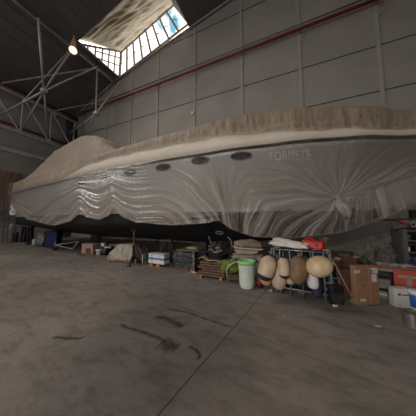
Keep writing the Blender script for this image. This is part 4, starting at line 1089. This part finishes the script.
MB(k).box((0, 1, 3.2), (9, 5, 6)).build('body', M['greyb'], b); MB(k).box((0, -1.7, 3.5), (6, .4, 2)).build('label_strip', M['grime'], b)
b = thing('tarpaulin_heap', 'crumpled olive tarpaulin heaped on the orange-red bench', 'tarpaulin', bpos(-12, 10, 32.1), -.16)
MB(k).blob((-7, 0, 9), (20, 15, 20), .5, 2.3, 81, .95, 48, 30).build('fold', M['olive'], b, smooth=True)
MB(k).blob((7, 1, 8.5), (19, 14, 20), .5, 2.4, 82, .95, 48, 30).build('fold', M['olive'], b, smooth=True)
b = thing('cloth_heap', 'grey rags spread along the front of the bench top', 'cloth', bpos(0, 3.5, 32.1), -.16)
for x, w, sd in ((-9, 14, 83), (-1, 13, 84), (9, 12, 85)): MB(k).blob((x, -.5, 1.6), (w, 5, 3.6), .4, 2.4, sd).build('rag', M['greyb'], b, smooth=True)
b = thing('blue_cloth', 'small dark blue cloth at the bench end below the shelving', 'cloth', bpos(13, 7, 32.1), -.16); MB(k).blob((0, 0, 2.5), (9, 6, 5), .3, 2, 86).build('cloth', M['blued'], b, smooth=True)
b = thing('paper_stack', 'pale papers lying on the right of the bench top', 'papers', bpos(22, 6, 32.1), -.16)
for j in range(3): MB(k).box((j*1.5, j*.5, .4+j*.8), (13, 7, .7), (0, 0, .1*j)).build('sheet', M['grime'], b)

o, k = at_px('white_carton', 'white box with a small dark logo below the red panel', 'box', 404, 308, .22)
MB(k).box((0, 4, 9), (14, 8, 18)).build('body', M['paper'], o, bevel=.012)
MB(k).box((0, 4, 18.3), (14.6, 8.6, .7)).build('lid', M['paper'], o)
lg = MB(k); lg.prism([(-5, 12), (-2.4, 14.4), (-1.2, 12)], -.12, -.2); lg.box((1.8, -.16, 12.5), (5.5, .1, 1.0)); lg.build('logo', M['tblack'], o)
o, k = at_px('paint_bucket', 'bright blue bucket with a white rim beside the white box', 'bucket', 421, 311)
MB(k).lathe([(6.4, 0), (6.7, .3), (7.5, 16)], n=28).build('body', M['bluebk'], o, smooth=True)
MB(k).lathe([(7.5, 15.6), (8.1, 15.8), (8.1, 19), (7.7, 19.6), (.3, 19.6)], n=28).build('lid', M['white'], o, smooth=True)
MB(k).lathe([(6.65, 0), (6.9, .1), (7.2, 3.2), (6.9, 3.4)], n=28).build('foot_band', M['grime'], o, smooth=True)
o, k = at_px('metal_bin', 'dull metal cylinder bin standing in front of the blue bucket', 'bin', 412.5, 326.5)
MB(k).lathe([(6, 0), (6.2, .3), (6.2, 13), (6.5, 13.3), (6.5, 13.8), (5.9, 13.8), (5.7, 1.0), (.2, 1.0)], n=36).build('body', M['metal'], o, smooth=False)

# grey shelving unit against the wall, stocked
YS = 6.0
sp = P(402, 229, YS)
s0 = Vector((sp.x, YS, 0)); o = thing('shelving_unit', 'dark grey metal shelving unit full of cans and boxes', 'shelving', s0, 0)
HS = sp.z; WS = 1.9; DS = .5
for x in (.04, WS):
    for y in (0, DS): MB().box((x, y, HS/2), (.07, .05, HS)).build('upright', M['shelf'], o)
SHZ = [P(400, y, YS).z for y in (231, 240.5, 252, 263, 275)]
for z in SHZ: MB().box((WS/2, DS/2, z), (WS, DS, .03)).build('shelf', M['shelf'], o)
MB().box((.0, DS/2, HS*.55), (.02, DS, HS*.9)).build('side_panel', M['shelf'], o)
MB().box((WS/2, DS+.02, HS/2), (WS, .02, HS)).build('back_panel', M['darkbits'], o)
items = [('can', .16, .05, .10, 'darkbits'), ('box', .34, .13, .13, 'darkbits'), ('can', .52, .05, .15, 'greyb'), ('box', .70, .12, .10, 'white'), ('can', .90, .06, .14, 'tblack'), ('box', 1.1, .15, .14, 'card2'), ('can', 1.35, .06, .15, 'blued'), ('box', 1.6, .16, .12, 'greyb')]
names = {'can': 'paint_can', 'box': 'shelf_box'}
cols = {'darkbits': 'dark', 'greyb': 'grey', 'white': 'white', 'tblack': 'black', 'card2': 'brown', 'blued': 'dark blue'}
lev = ['top', 'second', 'third', 'fourth']
order = ['first', 'second', 'third', 'fourth', 'fifth', 'sixth', 'seventh', 'eighth']
for li, z in enumerate(SHZ[1:]):
    for ii, (kd, x, r, hh, mt) in enumerate(items):
        x2 = x+.04*math.sin(li*5+ii); m2 = items[(ii+li*3) % 8][4]; hh = hh*(1 if li < 3 else .9)
        b = thing(names[kd], '%s %s standing %s from the left on the %s shelf of the shelving unit' % (cols[m2], 'can' if kd == 'can' else 'box', order[ii], lev[li]), 'can' if kd == 'can' else 'box', s0+Vector((x2, .12, z+.016)), 0, 'goods on the shelving unit')
        if kd == 'can':
            MB().lathe([(r, 0), (r, hh), (r*.9, hh+.01)], n=14).build('body', M[m2], b, smooth=False); MB().lathe([(r*1.04, hh), (r*1.04, hh+.02)], n=14).build('lid', M['greyb'], b)
        else:
            MB().box((0, .04, hh/2), (r*1.2, .2, hh)).build('body', M[m2], b, bevel=.008); MB().box((0, -.064, hh*.55), (r*.7, .008, hh*.4)).build('label', M['grime'], b)
b = thing('rope_coil', 'red and green rope heap on top of the shelving unit', 'rope', s0+Vector((.38, .2, HS)), 0)
for j, mt in enumerate(('redp', 'greyb', 'green', 'tblack', 'redp', 'darkbits')):
    MB().tube([(-.24+j*.09+.10*math.cos(a*.6+j), .1*math.sin(a*.6), .04+.16*abs(math.sin(a*.3+j))) for a in range(12)], .028, 6).build('strand', M[mt] if j not in (0, 2) else mk('faded_rope', (.28, .04, .03) if j == 0 else (.06, .18, .06), .8), b, smooth=True)
b = thing('dark_case', 'low dark case on top of the shelving beside the rope heap', 'case', s0+Vector((.95, .2, HS)), 0); MB().box((0, 0, .09), (.5, .3, .18)).build('body', M['darkbits'], b, bevel=.02)
b = thing('hose', 'dark cable hanging off the top corner of the shelving unit', 'cable', s0+Vector((0, -.02, HS)), 0)
pq = P(389.5, 234.5, YS-.02)-Vector(b.location)
MB().tube([(.3, .02, .03), (.05, 0, .03), (-.08, 0, .0), pq*.6+Vector((0, 0, .03)), pq], .015, 6).build('cable', M['tblack'], b, smooth=True)
b = thing('wall_box', 'small dark box on the back wall above the shelving', 'fitting', P(415, 215, 11.8)); MB().box((0, 0, 0), (.35, .2, .5)).build('body', M['darkbits'], b)

# ------------------------------------------------------------------ light: sky through the openings, some added, and an added flood lamp
w = bpy.data.worlds.new('sky'); sc.world = w; w.use_nodes = True
nt = w.node_tree; N = nt.nodes; Lk = nt.links; bg = N['Background']
tc = N.new('ShaderNodeTexCoord')
dv = ray(171, 26).normalized()
dt = N.new('ShaderNodeVectorMath'); dt.operation = 'DOT_PRODUCT'; dt.inputs[1].default_value = dv
nm = N.new('ShaderNodeVectorMath'); nm.operation = 'NORMALIZE'; Lk.new(tc.outputs['Generated'], nm.inputs[0]); Lk.new(nm.outputs[0], dt.inputs[0])
nz = N.new('ShaderNodeTexNoise'); nz.inputs['Scale'].default_value = 22; Lk.new(nm.outputs[0], nz.inputs['Vector'])
ma = N.new('ShaderNodeMath'); ma.operation = 'MULTIPLY_ADD'; ma.inputs[1].default_value = .006; Lk.new(nz.outputs['Fac'], ma.inputs[0]); Lk.new(dt.outputs['Value'], ma.inputs[2])
mr = N.new('ShaderNodeMapRange'); mr.inputs['From Min'].default_value = 1.0020; mr.inputs['From Max'].default_value = 1.0030; Lk.new(ma.outputs[0], mr.inputs['Value'])
mc = N.new('ShaderNodeMixRGB'); mc.inputs['Color1'].default_value = (1, .955, .91, 1); mc.inputs['Color2'].default_value = (.12, .30, .40, 1); Lk.new(mr.outputs['Result'], mc.inputs['Fac'])
Lk.new(mc.outputs['Color'], bg.inputs['Color']); bg.inputs['Strength'].default_value = SKY = 6.5

def portal(name, pts, inward):
    pts = [Vector(p) for p in pts]; c = sum(pts, Vector())/len(pts)
    l = bpy.data.lights.new(name, 'AREA'); l.shape = 'RECTANGLE'
    x = (pts[1]-pts[0]); y = (pts[3]-pts[0]); l.size = x.length; l.size_y = y.length
    z = -Vector(inward).normalized(); xx = x.normalized(); yy = z.cross(xx).normalized()
    o = bpy.data.objects.new(name, l); COL.objects.link(o)
    o.matrix_world = Matrix.Translation(c) @ Matrix((xx, yy, z)).transposed().to_4x4()
    l.cycles.is_portal = True; return o
portal('door_daylight', [(DX0, YF+.02, 0), (DX1, YF+.02, 0), (DX1, YF+.02, DZ), (DX0, YF+.02, DZ)], (0, 1, 0))
portal('added_roof_light_daylight', [(KX0, KY0, roofz(KX0)+.2), (KX0, KY1, roofz(KX0)+.2), (KX1, KY1, roofz(KX1)+.2), (KX1, KY0, roofz(KX1)+.2)], (.3, 0, -1))
portal('added_end_window_daylight', [(XL-.3, EY0, EZ0), (XL-.3, EY1, EZ0), (XL-.3, EY1, EZ1), (XL-.3, EY0, EZ1)], (1, 0, 0))
portal('roof_window_daylight', [(-15, 12.05, 16.2), (-6.8, 12.05, 16.2), (-6.8, 12.05, 21.3), (-15, 12.05, 21.3)], (0, -1, 0))
portal('cheek_daylight', [(-15.1, 8, 16.2), (-15.1, 12, 16.2), (-15.1, 12, 19.3), (-15.1, 8, 19.3)], (1, 0, 0))

def spot(name, loc, target, power, col, size, blend, rad):
    l = bpy.data.lights.new(name, 'SPOT'); l.energy = power; l.color = col; l.spot_size = R(size); l.spot_blend = blend; l.shadow_soft_size = rad
    o = bpy.data.objects.new(name, l); COL.objects.link(o); o.location = loc
    o.rotation_euler = (Vector(target)-Vector(loc)).to_track_quat('-Z', 'Y').to_euler(); return o
FL = Vector((-2.2, -7.0, 4.2)); FT = Vector((-2.4, 5.0, 2.7))  # made-up lamp behind the view, put in to light hull and stores
ft = thing('added_tripod_light', 'added flood lamp on a tall tripod, unseen behind the viewpoint', 'added_fill_light', (FL.x, FL.y, 0))
MB().tube([(0, -.12, 1.0), (0, -.12, FL.z-.1)], .025, 8).build('mast', M['steel'], ft)
for a_ in (.5, 2.6, 4.7): MB().tube([(0, -.12, 1.6), (.8*math.cos(a_), -.12+.8*math.sin(a_), .02)], .02, 6).build('leg', M['steel'], ft)
qd = (FT-FL).normalized().to_track_quat('Z', 'Y').to_matrix()
MB().lathe([(.05, -.12), (.16, -.10), (.20, .02), (.18, .02), (.12, -.06), (.02, -.07)], (0, 0, FL.z), 24, qd).build('reflector', M['lampmetal'], ft, smooth=True)
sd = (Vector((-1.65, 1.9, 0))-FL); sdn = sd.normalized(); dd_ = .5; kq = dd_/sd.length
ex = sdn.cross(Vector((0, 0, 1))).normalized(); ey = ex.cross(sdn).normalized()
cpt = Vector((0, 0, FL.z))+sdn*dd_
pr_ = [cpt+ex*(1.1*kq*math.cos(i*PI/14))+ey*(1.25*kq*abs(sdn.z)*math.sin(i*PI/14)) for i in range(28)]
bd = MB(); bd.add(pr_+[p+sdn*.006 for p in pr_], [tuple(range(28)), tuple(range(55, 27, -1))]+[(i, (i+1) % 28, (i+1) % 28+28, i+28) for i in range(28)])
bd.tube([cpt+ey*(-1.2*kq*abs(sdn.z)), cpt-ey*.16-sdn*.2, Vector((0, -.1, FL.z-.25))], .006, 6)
bd.build('floor_shadow_flap', M['tblack'], ft)  # flap added to cast the soft round shadow on the near floor
spot('added_fill_light', FL, FT, 1450, (1, .92, .84), 96, .9, .018)
pl = bpy.data.lights.new('high_bay_light', 'SPOT'); pl.energy = 260; pl.color = (1, .78, .5); pl.spot_size = R(120); pl.shadow_soft_size = .2
plo = bpy.data.objects.new('high_bay_light', pl); COL.objects.link(plo); plo.location = lp+aim*.1; plo.rotation_euler = (-aim).to_track_quat('Z', 'Y').to_euler()

vs_ = sc.view_settings
sc.view_settings.view_transform = 'Standard'; sc.view_settings.look = 'None'; sc.view_settings.gamma = 1; sc.view_settings.use_curve_mapping = False
sc.view_settings.exposure = 0
sc.cycles.max_bounces = 10; sc.cycles.transparent_max_bounces = 16; sc.cycles.use_denoising = True
sc.cycles.sample_clamp_indirect = 4
